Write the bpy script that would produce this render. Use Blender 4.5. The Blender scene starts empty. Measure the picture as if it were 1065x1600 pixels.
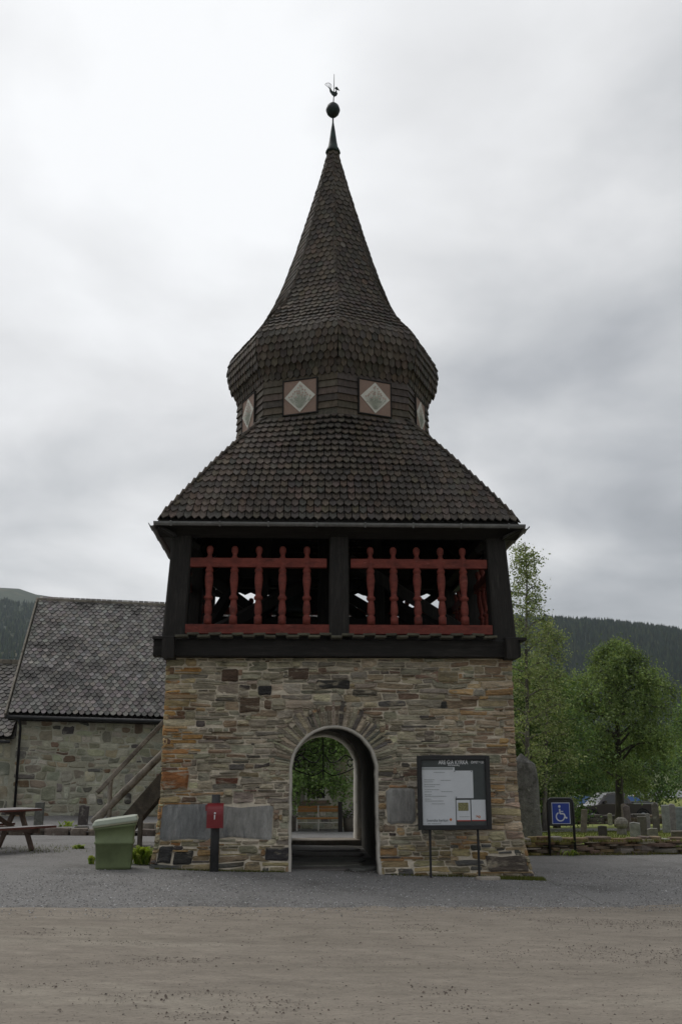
import bpy, math, random
import numpy as np
from mathutils import Vector, Matrix, noise
from math import sin, cos, pi, radians, hypot, sqrt, atan2

sc = bpy.context.scene
COL = sc.collection

# ------------------------------------------------------------------ camera
cd = bpy.data.cameras.new('camera'); cam = bpy.data.objects.new('camera', cd); COL.objects.link(cam)
sc.camera = cam
PITCH, YAW, ROLL = .2451, .0499, -.0024
cd.sensor_fit = 'VERTICAL'; cd.sensor_height = 36; cd.lens = 1563.4/1600*36
cd.clip_start = .1; cd.clip_end = 20000
_f = Vector((sin(YAW)*cos(PITCH), cos(YAW)*cos(PITCH), sin(PITCH)))
_r = Vector((cos(YAW), -sin(YAW), 0)); _u = _r.cross(_f)
_r2 = _r*cos(ROLL)+_u*sin(ROLL); _u2 = -_r*sin(ROLL)+_u*cos(ROLL)
M3 = Matrix((_r2, _u2, -_f)).transposed()
cam.matrix_world = Matrix.Translation((-.8562, -20.455, 1.75)) @ M3.to_4x4()

# ------------------------------------------------------------------ world: overcast sky
SUN_EL, SUN_AZ = radians(52), radians(-38)        # azimuth from +y towards +x
sun_dir = Vector((sin(SUN_AZ)*cos(SUN_EL), cos(SUN_AZ)*cos(SUN_EL), sin(SUN_EL)))
w = bpy.data.worlds.new('World'); sc.world = w; w.use_nodes = True
nt = w.node_tree; N = nt.nodes; L = nt.links; N.clear()
def wn(t, **k):
    n = N.new(t)
    for a, b in k.items(): setattr(n, a, b)
    return n
def wmath(op, a, b=None, clamp=False):
    n = wn('ShaderNodeMath', operation=op, use_clamp=clamp)
    for i, v in enumerate((a, b)):
        if v is None: continue
        if isinstance(v, (int, float)): n.inputs[i].default_value = v
        else: L.new(v, n.inputs[i])
    return n.outputs[0]
out = wn('ShaderNodeOutputWorld')
sky = wn('ShaderNodeTexSky', sky_type='NISHITA', sun_disc=False, sun_elevation=SUN_EL, sun_rotation=SUN_AZ)
bg1 = wn('ShaderNodeBackground'); bg1.inputs[1].default_value = .1; L.new(sky.outputs[0], bg1.inputs[0])
tc = wn('ShaderNodeTexCoord')
sep = wn('ShaderNodeSeparateXYZ'); L.new(tc.outputs['Generated'], sep.inputs[0])
zc = wmath('ADD', wmath('MAXIMUM', sep.outputs[2], 0.0), .22)
comb = wn('ShaderNodeCombineXYZ')
L.new(wmath('DIVIDE', sep.outputs[0], zc), comb.inputs[0]); L.new(wmath('DIVIDE', sep.outputs[1], zc), comb.inputs[1])
def wnoise(scale, detail, seed, dist=0.0, rough=.5):
    mp = wn('ShaderNodeMapping'); mp.inputs['Location'].default_value = (seed, seed*.37, seed*.71)
    L.new(comb.outputs[0], mp.inputs[0])
    n = wn('ShaderNodeTexNoise'); L.new(mp.outputs[0], n.inputs['Vector'])
    n.inputs['Scale'].default_value = scale; n.inputs['Detail'].default_value = detail
    n.inputs['Roughness'].default_value = rough; n.inputs['Distortion'].default_value = dist
    return n.outputs['Fac']
big = wnoise(.8, 3, 4.3, .2); mid = wnoise(2.1, 6, 9.1, .25, .5)
cl = wmath('ADD', wmath('MULTIPLY', big, .6), wmath('MULTIPLY', mid, .4))
# thin cloud glows around the sun behind it
dot = wn('ShaderNodeVectorMath', operation='DOT_PRODUCT'); L.new(tc.outputs['Generated'], dot.inputs[0])
dot.inputs[1].default_value = sun_dir
glow = wmath('POWER', wmath('MAXIMUM', dot.outputs['Value'], 0.0), 3.0)
val = wmath('ADD', cl, wmath('MULTIPLY', wmath('SUBTRACT', glow, .42), .26))
rmp = wn('ShaderNodeValToRGB'); L.new(val, rmp.inputs[0])
el = rmp.color_ramp.elements
el[0].position = .34; el[0].color = (.25, .262, .28, 1)
el[1].position = .66; el[1].color = (.77, .78, .79, 1)
for p_, c_ in ((.42, (.37, .382, .40)), (.48, (.47, .48, .492)), (.56, (.62, .625, .632))):
    e_ = el.new(p_); e_.color = c_ + (1,)
bg2 = wn('ShaderNodeBackground'); bg2.inputs[1].default_value = .96; L.new(rmp.outputs[0], bg2.inputs[0])
mx = wn('ShaderNodeMixShader'); mx.inputs[0].default_value = .96
L.new(bg1.outputs[0], mx.inputs[1]); L.new(bg2.outputs[0], mx.inputs[2]); L.new(mx.outputs[0], out.inputs[0])

sl_ = bpy.data.lights.new('sun', 'SUN'); sl_.energy = .8; sl_.angle = radians(35); sl_.color = (1, .96, .9)
sun = bpy.data.objects.new('sun', sl_); COL.objects.link(sun)
sun.matrix_world = sun_dir.to_track_quat('Z', 'Y').to_matrix().to_4x4()
vs = sc.view_settings; vs.view_transform = 'Standard'; vs.look = 'None'; vs.exposure = .45; vs.gamma = 1
vs.use_curve_mapping = False
sc.cycles.max_bounces = 6; sc.cycles.transparent_max_bounces = 8

# ------------------------------------------------------------------ helpers
rng = random.Random(7)
W = {}
def worldof(o): return W.get(o.name, Matrix())
def link(o, parent=None, local=False):
    COL.objects.link(o)
    if parent is not None:
        o.parent = parent
        if not local: o.matrix_parent_inverse = worldof(parent).inverted()
    return o
def props(o, label=None, cat=None, group=None, kind=None):
    if label: o['label'] = label
    if cat: o['category'] = cat
    if group: o['group'] = group
    if kind: o['kind'] = kind
    return o
def thing(name, label, cat, loc=(0, 0, 0), rotz=0, group=None):
    o = bpy.data.objects.new(name, None); COL.objects.link(o)
    o.empty_display_size = .2
    o.location = loc; o.rotation_euler = (0, 0, rotz)
    W[o.name] = Matrix.Translation(loc) @ Matrix.Rotation(rotz, 4, 'Z')
    return props(o, label, cat, group)
def gz(x, y):
    s_ = .02+.012*max(0, min(1, (x+8)/8))+.013*max(0, min(1, (x-1)/4))
    return -.03*max(-4, min(4, x))*max(0, min(1, (8-y)/6)) - s_*max(0, min(y, 68)-2)

class MB:
    def __init__(s): s.v = []; s.f = []; s.c = []; s.m = []
    def add(s, vs_, fs, col=None, mi=0):
        b = len(s.v); s.v.extend(tuple(p) for p in vs_)
        for f in fs: s.f.append(tuple(b+i for i in f)); s.c.append(col); s.m.append(mi)
    def box(s, lo, hi, col=None, rot=None, mi=0):
        x0, y0, z0 = lo; x1, y1, z1 = hi
        P = [Vector(p) for p in ((x0,y0,z0),(x1,y0,z0),(x1,y1,z0),(x0,y1,z0),(x0,y0,z1),(x1,y0,z1),(x1,y1,z1),(x0,y1,z1))]
        if rot is not None: P = [rot @ p for p in P]
        s.add(P, [(0,3,2,1),(4,5,6,7),(0,1,5,4),(1,2,6,5),(2,3,7,6),(3,0,4,7)], col, mi)
    def bar(s, p0, p1, w0, h0, w1=None, h1=None, up=(0,0,1), ch=.12, col=None, mi=0):
        """timber: rectangular section with chamfered edges"""
        p0 = Vector(p0); p1 = Vector(p1); d = (p1-p0).normalized(); up = Vector(up)
        if abs(d.dot(up)) > .97: up = Vector((0, 1, 0))
        r = d.cross(up).normalized(); u = r.cross(d)
        w1 = w0 if w1 is None else w1; h1 = h0 if h1 is None else h1
        P = []
        for p, ww, hh in ((p0, w0, h0), (p1, w1, h1)):
            a, b = ww/2, hh/2; c = ch*min(ww, hh)
            for x, y in ((-a+c,-b),(a-c,-b),(a,-b+c),(a,b-c),(a-c,b),(-a+c,b),(-a,b-c),(-a,-b+c)):
                P.append(p+r*x+u*y)
        F = [(i, (i+1) % 8, 8+(i+1) % 8, 8+i) for i in range(8)]
        F = [tuple(reversed(q)) for q in F] + [tuple(range(8)), tuple(range(15, 7, -1))]
        s.add(P, F, col, mi)
    def tube(s, pts, rad, n=8, col=None, cap=True, mi=0):
        pts = [Vector(p) for p in pts]
        if not isinstance(rad, (list, tuple)): rad = [rad]*len(pts)
        P = []; ref = None
        for i, p in enumerate(pts):
            d = (pts[min(i+1, len(pts)-1)]-pts[max(i-1, 0)]).normalized()
            if ref is None: ref = Vector((1, 0, 0)) if abs(d.x) < .8 else Vector((0, 1, 0))
            r = (ref-d*ref.dot(d)).normalized(); ref = r; u = d.cross(r)
            for k in range(n):
                a = 2*pi*k/n; P.append(p+(r*cos(a)+u*sin(a))*rad[i])
        F = []
        for i in range(len(pts)-1):
            for k in range(n): F.append((i*n+k, i*n+(k+1) % n, (i+1)*n+(k+1) % n, (i+1)*n+k))
        if cap: F.append(tuple(range(n-1, -1, -1))); F.append(tuple((len(pts)-1)*n+k for k in range(n)))
        s.add(P, F, col, mi)
    def lathe(s, prof, n=12, c=(0, 0, 0), col=None, mi=0, phase=0):
        P = []; F = []
        for r, z in prof:
            for k in range(n):
                a = 2*pi*k/n+phase; P.append((c[0]+r*cos(a), c[1]+r*sin(a), c[2]+z))
        for i in range(len(prof)-1):
            for k in range(n): F.append((i*n+k, i*n+(k+1) % n, (i+1)*n+(k+1) % n, (i+1)*n+k))
        F.append(tuple(range(n-1, -1, -1))); F.append(tuple((len(prof)-1)*n+k for k in range(n)))
        s.add(P, F, col, mi)
    def prism(s, poly, fn, d0, d1, col=None, mi=0):
        """poly 2d extruded: fn(a, b, d) -> point"""
        n = len(poly)
        P = [fn(a, b, d0) for a, b in poly]+[fn(a, b, d1) for a, b in poly]
        F = [tuple(range(n)), tuple(range(2*n-1, n-1, -1))]+[(i, n+i, n+(i+1) % n, (i+1) % n) for i in range(n)]
        s.add(P, F, col, mi)
    def grid(s, fn, us, vs_, col=None, mi=0):
        nu = len(us); P = [fn(u, v) for v in vs_ for u in us]
        F = [(j*nu+i, j*nu+i+1, (j+1)*nu+i+1, (j+1)*nu+i) for j in range(len(vs_)-1) for i in range(nu-1)]
        s.add(P, F, col, mi)
    def mesh(s, name, mats, smooth=False):
        me = bpy.data.meshes.new(name); me.from_pydata(s.v, [], s.f)
        for m in (mats if isinstance(mats, (list, tuple)) else [mats]): me.materials.append(m)
        if any(s.m): me.polygons.foreach_set('material_index', s.m)
        if any(c is not None for c in s.c):
            ca = me.color_attributes.new('Col', 'FLOAT_COLOR', 'CORNER')
            arr = []
            for f, c in zip(s.f, s.c):
                c = c or (1, 1, 1)
                arr.extend((c[0], c[1], c[2], 1.0)*len(f))
            ca.data.foreach_set('color', arr)
        if smooth: me.polygons.foreach_set('use_smooth', [True]*len(me.polygons))
        me.update()
        return me
    def build(s, name, mats, parent=None, local=False, smooth=False):
        o = bpy.data.objects.new(name, s.mesh(name, mats, smooth))
        return link(o, parent, local)

def quads_np(name, V, k, cols, mat, parent=None, local=False):
    """V: (n*k,3) loose k-gons; cols (n,3)"""
    n = len(V)//k
    me = bpy.data.meshes.new(name)
    me.vertices.add(len(V)); me.vertices.foreach_set('co', np.asarray(V, np.float32).ravel())
    me.loops.add(len(V)); me.loops.foreach_set('vertex_index', np.arange(len(V), dtype=np.int32))
    me.polygons.add(n); me.polygons.foreach_set('loop_start', np.arange(0, len(V), k, dtype=np.int32))
    me.polygons.foreach_set('loop_total', np.full(n, k, np.int32))
    me.materials.append(mat); me.update(calc_edges=True)
    ca = me.color_attributes.new('Col', 'FLOAT_COLOR', 'CORNER')
    c = np.ones((n, k, 4), np.float32); c[:, :, :3] = np.asarray(cols)[:, None, :]
    ca.data.foreach_set('color', c.ravel())
    o = bpy.data.objects.new(name, me)
    return link(o, parent, local)

# ------------------------------------------------------------------ materials
def mat(name, col=None, rough=.85, var=.25, scale=6, stretch=(1, 1, 1), bump=.3, bscale=None, bdist=.01, metal=0, stain=None,
        stain_scale=2, stain_lo=.5, stain_hi=.65, spec=.3, attr=False, rot=0):
    m = bpy.data.materials.new(name); m.use_nodes = True
    t = m.node_tree; n = t.nodes; l = t.links
    b = n['Principled BSDF']; b.inputs['Roughness'].default_value = rough; b.inputs['Metallic'].default_value = metal
    b.inputs['Specular IOR Level'].default_value = spec
    geo = n.new('ShaderNodeNewGeometry'); mp = n.new('ShaderNodeMapping'); mp.inputs['Scale'].default_value = stretch; mp.inputs['Rotation'].default_value = (0, 0, rot)
    l.new(geo.outputs['Position'], mp.inputs[0])
    def nz(s_, d=6, loc=None):
        q = n.new('ShaderNodeTexNoise'); q.inputs['Scale'].default_value = s_; q.inputs['Detail'].default_value = d
        q.inputs['Roughness'].default_value = .62
        l.new(mp.outputs[0] if loc is None else loc, q.inputs['Vector']); return q.outputs['Fac']
    def mr(v, a, b_, c, d):
        q = n.new('ShaderNodeMapRange'); l.new(v, q.inputs[0])
        for i, x in enumerate((a, b_, c, d)): q.inputs[i+1].default_value = x
        return q.outputs[0]
    if attr:
        a = n.new('ShaderNodeAttribute'); a.attribute_name = 'Col'; base = a.outputs['Color']
    else:
        a = n.new('ShaderNodeRGB'); a.outputs[0].default_value = (*col, 1); base = a.outputs[0]
    def mixc(fac, c1, c2, mode='MIX'):
        q = n.new('ShaderNodeMix'); q.data_type = 'RGBA'; q.blend_type = mode
        if isinstance(fac, (int, float)): q.inputs[0].default_value = fac
        else: l.new(fac, q.inputs[0])
        for i, c in ((6, c1), (7, c2)):
            if isinstance(c, tuple): q.inputs[i].default_value = (*c, 1)
            else: l.new(c, q.inputs[i])
        return q.outputs[2]
    if stain:
        sts = stain if isinstance(stain, list) else [(stain, stain_scale, stain_lo, stain_hi)]
        for k, (scol, ss, lo, hi) in enumerate(sts):
            mp2 = n.new('ShaderNodeMapping'); mp2.inputs['Location'].default_value = (3.7*k+1, 5.1*k, 2.3*k)
            mp2.inputs['Scale'].default_value = stretch; mp2.inputs['Rotation'].default_value = (0, 0, rot)
            l.new(geo.outputs['Position'], mp2.inputs[0])
            base = mixc(mr(nz(ss, 7, mp2.outputs[0]), lo, hi, 0, 1), base, scol)
    f1 = mr(nz(scale), .3, .7, 1-var, 1+var)
    f2 = mr(nz(scale*7, 3), .3, .7, 1-var*.5, 1+var*.5)
    mm = n.new('ShaderNodeMath'); mm.operation = 'MULTIPLY'; l.new(f1, mm.inputs[0]); l.new(f2, mm.inputs[1])
    vm = n.new('ShaderNodeVectorMath'); vm.operation = 'SCALE'; l.new(base, vm.inputs[0]); l.new(mm.outputs[0], vm.inputs['Scale'])
    l.new(vm.outputs[0], b.inputs['Base Color'])
    if bump:
        bp = n.new('ShaderNodeBump'); bp.inputs['Strength'].default_value = bump; bp.inputs['Distance'].default_value = bdist
        l.new(nz(bscale or scale*5, 8), bp.inputs['Height']); l.new(bp.outputs[0], b.inputs['Normal'])
    return m

M = {}
M['stone'] = mat('schist_stone', rough=.85, var=.40, scale=3.4, stretch=(1, 1, 3.2), bump=1.0, bscale=9, bdist=.05, attr=True,
                 stain=[((.09, .078, .058), 2.6, .58, .72), ((.36, .315, .235), 3.2, .55, .68), ((.27, .16, .075), 1.9, .64, .76)])
M['mortar'] = mat('lime_mortar', (.60, .53, .42), .95, .2, 5, bump=.6, bscale=22, bdist=.02,
                  stain=[((.42, .36, .265), 1.6, .56, .76), ((.62, .56, .46), 3, .6, .74)])
M['church_mortar'] = mat('church_mortar', (.40, .385, .30), .95, .2, 3, bump=.5, bscale=14, bdist=.02,
                         stain=[((.25, .24, .175), 1.1, .54, .70), ((.54, .53, .45), 1.6, .58, .70)])
M['church_stone'] = mat('church_stone', rough=.88, var=.28, scale=3, stretch=(1, 1, 1.6), bump=.6, bscale=12, bdist=.03, attr=True,
                        stain=[((.42, .41, .33), 1.7, .54, .68), ((.13, .125, .10), 3.2, .64, .76)])
M['slab'] = mat('slate_slab', rough=.7, var=.3, scale=4, stretch=(3, 1, .8), bump=.6, bscale=7, bdist=.03, attr=True,
                stain=[((.31, .305, .285), 1.5, .50, .68), ((.29, .15, .085), 1.3, .66, .74), ((.10, .103, .107), 1.7, .56, .70)])
M['plaster'] = mat('lime_plaster', (.47, .44, .385), .95, .12, 4, bump=.5, bscale=18, bdist=.012, stain=(.30, .275, .235), stain_scale=2.5, stain_lo=.52, stain_hi=.72)
M['whitewash'] = mat('whitewash', (.78, .75, .68), .9, .1, 4, bump=.4, bscale=18, bdist=.012, stain=(.5, .46, .38), stain_scale=3, stain_lo=.58, stain_hi=.74)
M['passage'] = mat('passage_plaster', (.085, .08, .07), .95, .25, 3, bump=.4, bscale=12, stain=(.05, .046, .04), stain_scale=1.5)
M['timber'] = mat('tarred_timber', (.019, .0165, .0145), .75, .35, 9, (6, 6, .6), .35, 20, .008, stain=(.036, .032, .028), stain_scale=3, stain_lo=.5, stain_hi=.7)
M['timber_h'] = mat('tarred_beam', (.016, .014, .0125), .75, .35, 9, (.6, 6, 6), .35, 20, .008, stain=(.03, .027, .024), stain_scale=3, stain_lo=.5, stain_hi=.7)
M['red'] = mat('falun_red_paint', (.185, .043, .031), .7, .25, 6, (1.2, 3, 3), .2, 30, .004, stain=[((.10, .026, .02), 3, .50, .70), ((.24, .085, .065), 5, .60, .74)])
M['shingle'] = mat('tarred_shingle', rough=.8, var=.36, scale=7, stretch=(2.5, 2.5, .8), bump=.6, bscale=30, bdist=.01, attr=True, stain=[((.115, .10, .085), .5, .54, .78), ((.045, .039, .034), .45, .55, .75)])
M['deck'] = mat('roof_boards', (.02, .018, .016), .9, .3, 4, bump=.2)
M['gutter'] = mat('grey_zinc', (.20, .20, .20), .5, .25, 5, bump=.1, metal=.15)
M['iron'] = mat('black_iron', (.012, .012, .013), .45, .2, 8, bump=.15, spec=.5)
M['copper'] = mat('dark_copper', (.030, .036, .036), .5, .3, 6, bump=.1, metal=.4, stain=(.028, .048, .043), stain_scale=5)
M['panel'] = mat('brown_panel', (.27, .185, .148), .75, .12, 5, bump=.1)
M['white'] = mat('white_paint', (.62, .60, .54), .6, .08, 5, bump=.1)
M['paper'] = mat('paper', (.62, .64, .66), .6, .04, 5, bump=0)
M['ink'] = mat('ink', (.12, .13, .14), .7, 0, 5, bump=0)
M['greyprint'] = mat('grey_print', (.36, .38, .38), .7, 0, 5, bump=0)
M['boardgrey'] = mat('board_grey', (.05, .06, .06), .35, .15, 3, bump=0, spec=.5)
M['letter'] = mat('white_letters', (.72, .73, .73), .6, 0, 5, bump=0)
M['redprint'] = mat('red_print', (.45, .06, .04), .6, .1, 5, bump=0)
M['orangeprint'] = mat('orange_print', (.5, .16, .05), .6, .1, 5, bump=0)
M['photo_print'] = mat('photo_print', (.22, .21, .10), .6, .7, 55, bump=0)
M['flower_red'] = mat('flower_paint', (.46, .33, .28), .7, .2, 9, bump=0)
M['flower_green'] = mat('stem_paint', (.36, .375, .31), .7, .2, 9, bump=0)
M['slate'] = mat('roof_slate', rough=.72, var=.28, scale=5, bump=.4, bscale=22, bdist=.01, attr=True, stain=[((.04, .037, .034), .8, .50, .64), ((.26, .245, .225), 1.4, .60, .74), ((.20, .17, .11), .6, .66, .76)])
M['greywood'] = mat('weathered_wood', (.23, .205, .17), .9, .3, 5, (1, 1, 1), .4, 16, .01, stain=(.10, .085, .066), stain_scale=3)
M['darkwood'] = mat('dark_old_wood', (.10, .088, .07), .9, .3, 5, bump=.4, stain=(.06, .055, .045), stain_scale=3)
M['skirt'] = mat('mossy_board', (.085, .08, .06), .9, .3, 6, bump=.3, stain=(.12, .115, .08), stain_scale=3)
M['tabletop'] = mat('table_grey', (.30, .29, .29), .8, .2, 7, bump=.3, stain=(.20, .19, .18), stain_scale=4)
M['tablered'] = mat('table_red_stain', (.135, .052, .042), .8, .25, 7, bump=.3)
M['tableleg'] = mat('table_leg_brown', (.12, .085, .065), .85, .25, 7, bump=.3)
M['bin'] = mat('bin_green_plastic', (.155, .192, .09), .5, .1, 3, bump=.08, spec=.4, stain=(.12, .15, .07), stain_scale=2)
M['binlid'] = mat('bin_lid_pale', (.34, .375, .30), .5, .08, 4, bump=.08, spec=.4)
M['binrim'] = mat('bin_rim', (.30, .30, .21), .55, .1, 4, bump=.1)
M['boxred'] = mat('box_red', (.20, .016, .02), .35, .12, 5, bump=.06, spec=.5)
M['postblack'] = mat('post_dark', (.045, .045, .045), .6, .25, 7, bump=.2)
M['signblue'] = mat('sign_blue', (.012, .045, .30), .35, .05, 3, bump=0, spec=.5)
M['signwhite'] = mat('sign_white', (.62, .65, .72), .4, .03, 3, bump=0)
M['gravestone'] = mat('gravestone', rough=.85, var=.3, scale=9, bump=.45, bscale=30, bdist=.01, attr=True, stain=[((.28, .26, .22), 6, .6, .72)])
M['menhir'] = mat('menhir_stone', (.155, .15, .14), .9, .38, 7, bump=.9, bscale=16, bdist=.04, stain=[((.07, .068, .062), 3.5, .52, .66), ((.27, .265, .24), 8, .6, .7)])
M['leaf'] = None
M['bark'] = mat('birch_bark', (.17, .155, .135), .9, .4, 4, (1, 1, .5), .6, 9, .03, stain=(.06, .05, .045), stain_scale=2.5)
M['darkbark'] = mat('dark_bark', (.06, .052, .043), .9, .4, 4, (1, 1, .5), .6, 9, .03)
M['ground'] = mat('meadow_ground', (.085, .105, .035), .95, .3, .5, bump=.5, bscale=6, bdist=.05, stain=[((.12, .12, .05), .25, .5, .7), ((.06, .08, .025), 1.3, .5, .7)])
M['lawn'] = mat('lawn', (.19, .215, .05), .95, .25, 1.2, bump=.5, bscale=14, bdist=.03, stain=(.15, .165, .045), stain_scale=.7)
M['road'] = mat('sand_road', (.278, .243, .2), .95, .15, 5.5, (.45, 1.2, 1), 1.0, 30, .03, rot=radians(-7),
                stain=[((.225, .197, .16), .5, .48, .68), ((.34, .305, .25), .8, .54, .72), ((.205, .178, .147), 3.0, .56, .74), ((.11, .094, .08), 44, .61, .66), ((.33, .30, .25), 52, .63, .68)])
M['gravel'] = mat('grey_gravel', (.215, .209, .202), .95, .3, 30, bump=1.0, bscale=55, bdist=.02, stain=[((.145, .139, .132), .8, .50, .70), ((.36, .355, .35), 38, .60, .68), ((.085, .08, .078), 34, .63, .72)])
M['pebble'] = mat('pebble', rough=.9, var=.2, scale=20, bump=.2, attr=True)
M['asphalt'] = mat('far_asphalt', (.20, .21, .22), .9, .1, .2, bump=0)
M['flag'] = mat('flagstone', rough=.8, var=.25, scale=4, bump=.4, attr=True)
M['hill'] = mat('hill_green', (.038, .062, .04), .95, .5, .012, (1, 1, .6), .0, stain=[((.075, .088, .05), .006, .53, .62)])
M['fell'] = mat('fell_moor', (.052, .07, .046), .95, .3, .004, bump=0, stain=[((.125, .105, .06), .004, .5, .62)])
M['conifer'] = mat('conifer', rough=.95, var=.2, scale=.05, bump=0, attr=True)
M['glass'] = mat('dark_glass', (.015, .018, .02), .08, 0, 3, bump=0, spec=.6)
M['tyre'] = mat('tyre', (.012, .012, .012), .85, .1, 3, bump=0)
M['rim'] = mat('rim', (.32, .33, .34), .4, .1, 3, bump=0, metal=.7)
def leafmat(name, trans=.35):
    m = bpy.data.materials.new(name); m.use_nodes = True; t = m.node_tree; n = t.nodes; l = t.links
    b = n['Principled BSDF']; a = n.new('ShaderNodeAttribute'); a.attribute_name = 'Col'
    l.new(a.outputs['Color'], b.inputs['Base Color']); b.inputs['Roughness'].default_value = .6; b.inputs['Specular IOR Level'].default_value = .25
    tr = n.new('ShaderNodeBsdfTranslucent'); hs = n.new('ShaderNodeVectorMath'); hs.operation = 'MULTIPLY'
    l.new(a.outputs['Color'], hs.inputs[0]); hs.inputs[1].default_value = (1.25, 1.25, .7); l.new(hs.outputs[0], tr.inputs[0])
    mxs = n.new('ShaderNodeMixShader'); mxs.inputs[0].default_value = trans
    l.new(b.outputs[0], mxs.inputs[1]); l.new(tr.outputs[0], mxs.inputs[2]); l.new(mxs.outputs[0], n['Material Output'].inputs[0])
    return m
M['leaf'] = leafmat('leaf')
def paint(name, col, rough=.3):
    m = mat(name, col, rough, .04, 2, bump=0, spec=.5)
    m.node_tree.nodes['Principled BSDF'].inputs['Coat Weight'].default_value = .6
    return m

# ------------------------------------------------------------------ ground, road, yard
def lin(a, b, n): return [a+(b-a)*i/(n-1) for i in range(n)]
def sheet(name, xs, ys, off, m, relief=None, kind='structure', label=None):
    mb = MB()
    mb.grid(lambda x, y: (x, y, gz(x, y)+off+(relief(x, y) if relief else 0)), xs, ys)
    o = mb.build(name, m, smooth=True); props(o, label, None, None, kind); return o
xs = [-6000, -2500, -900, -300, -120, -60]+lin(-40, 60, 51)+[90, 150, 300, 900, 2500, 6000]
ys = [-3000, -800, -200, -60]+lin(-30, 70, 51)+[80, 100, 140, 200, 400, 900, 2500, 6000]
sheet('ground', xs, ys, -.03, M['ground'])
def rd_edge(x): return -7.45+.19*x*(1 if abs(x) < 12 else 12/abs(x))+.16*noise.noise((x*.8, 3, 0))+.12*noise.noise((x*2.6, 1, 0))+.06*noise.noise((x*8, 1, 5))
mb = MB()
def road_pt(x, t):
    y0 = -26; y1 = rd_edge(x)+.25
    y = y0+(y1-y0)*t
    yy_ = y-.09*x; r = .016*noise.noise((x*.10, yy_*1.6, 0))+.012*abs(noise.noise((x*.16, yy_*4.2, 4)))+.006*noise.noise((x*1.4, yy_*6, 8))
    return (x, y, gz(x, y)+.004+.018+r-.02*max(0, t-.97)/.03)
mb.grid(road_pt, lin(-12, 12, 260), [1-(1-i/219)**1.0*.86 if True else 0 for i in range(220)])
props(mb.build('road', M['road'], smooth=True), 'pale brown dirt road with faint wheel tracks in front of the tower', None, None, 'structure')
mb = MB()
def yard_pt(x, t):
    y0 = rd_edge(x)-.35; y1 = 30 if x < 3.3 else (1.1 if x < 40 else 1)
    y = y0+(y1-y0)*t**1.6
    return (x, y, gz(x, y)+.012*noise.noise((x*.7, y*.7, 0))+.004*noise.noise((x*4, y*4, 0)))
mb.grid(yard_pt, lin(-22, 3.29, 200), lin(0, 1, 70)); mb.grid(yard_pt, lin(3.3, 16, 110), lin(0, 1, 50))
props(mb.build('gravel_yard', M['gravel'], smooth=True), 'grey gravel forecourt around the tower', None, None, 'structure')
sheet('lawn', lin(3.3, 40, 60), lin(1.25, 36, 50), -.012, M['lawn'], lambda x, y: .02*noise.noise((x*.5, y*.5, 0)))
mb = MB()
mb.grid(lambda x, t: (x, 14.6+.5*max(0, x-8)+t*max(.6, 7.5-.75*max(0, x-7)), gz(x, 14.6+.5*max(0, x-8)+t*max(.6, 7.5-.75*max(0, x-7)))+.014), lin(5.0, 15, 24), lin(0, 1, 8))
props(mb.build('path', M['gravel'], smooth=True), 'narrow grey gravel path through the graveyard lawn', None, None, 'structure')
sheet('parking', lin(9, 60, 20), lin(37.5, 52, 10), .004, M['gravel'])
sheet('far_road', lin(48, 160, 10), lin(118, 150, 4), .02, M['asphalt'])
sheet('meadow', lin(20, 160, 20), lin(53, 112, 14), .004, M['lawn'])

# loose pebbles (nobody could count them)
def pebbles(name, n, region, size, cols, label):
    oct_ = np.array([(1,0,0),(0,1,0),(-1,0,0),(0,-1,0),(0,0,1)], float)
    tri = [(0,1,4),(1,2,4),(2,3,4),(3,0,4)]
    V = []; C = []
    for i in range(n):
        x, y = region()
        s_ = rng.uniform(*size); a = rng.uniform(0, pi)
        sc_ = np.array([s_*rng.uniform(.7, 1.3), s_*rng.uniform(.7, 1.3), s_*rng.uniform(.5, .9)])
        p = oct_*sc_; p = p + np.array([[rng.uniform(-.2, .2)*s_ for _ in range(3)] for _ in range(5)])
        R_ = np.array([[cos(a), -sin(a), 0], [sin(a), cos(a), 0], [0, 0, 1]])
        p = p@R_.T + np.array([x, y, gz(x, y)+.004+(.022 if y < rd_edge(x) else 0)])
        for t in tri: V.extend(p[list(t)])
        c = rng.choice(cols); k = rng.uniform(.7, 1.3)
        C.extend([[c[0]*k, c[1]*k, c[2]*k]]*4)
    o = quads_np(name, np.array(V), 3, np.array(C), M['pebble']); props(o, label, None, None, 'stuff')
def r_yard():
    x = rng.uniform(-7, 7); return x, rd_edge(x)+rng.gauss(.0, .38)*(1 if rng.random() < .35 else 0)+(rng.uniform(0, 1)**1.2*4.6 if rng.random() < .8 else 0)
def r_road():
    while True:
        x = rng.uniform(-5.5, 5.5); y = rd_edge(x)-rng.uniform(.0, 6)
        v_ = noise.noise((x*.55+y*.2, y*1.0-x*.12, 7))+.6*noise.noise((x*1.3, y*2.5, 2))
        if v_ > .30 and rng.random() < .55 or rng.random() < .11: return x, y
pebbles('gravel', 24000, r_yard, (.004, .013), [(.24, .235, .23), (.16, .155, .15), (.42, .415, .41), (.10, .095, .095), (.30, .28, .26)], 'loose grey gravel pebbles on the forecourt')
pebbles('road_pebbles', 9000, r_road, (.0025, .008), [(.10, .075, .062), (.13, .10, .085), (.17, .145, .12), (.07, .056, .048)], 'small dark stones scattered on the dirt road')
pebbles('road_stones', 1700, r_road, (.004, .012), [(.10, .072, .06), (.12, .09, .075), (.07, .058, .05)], 'scattered larger dark pebbles on the dirt road')

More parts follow.
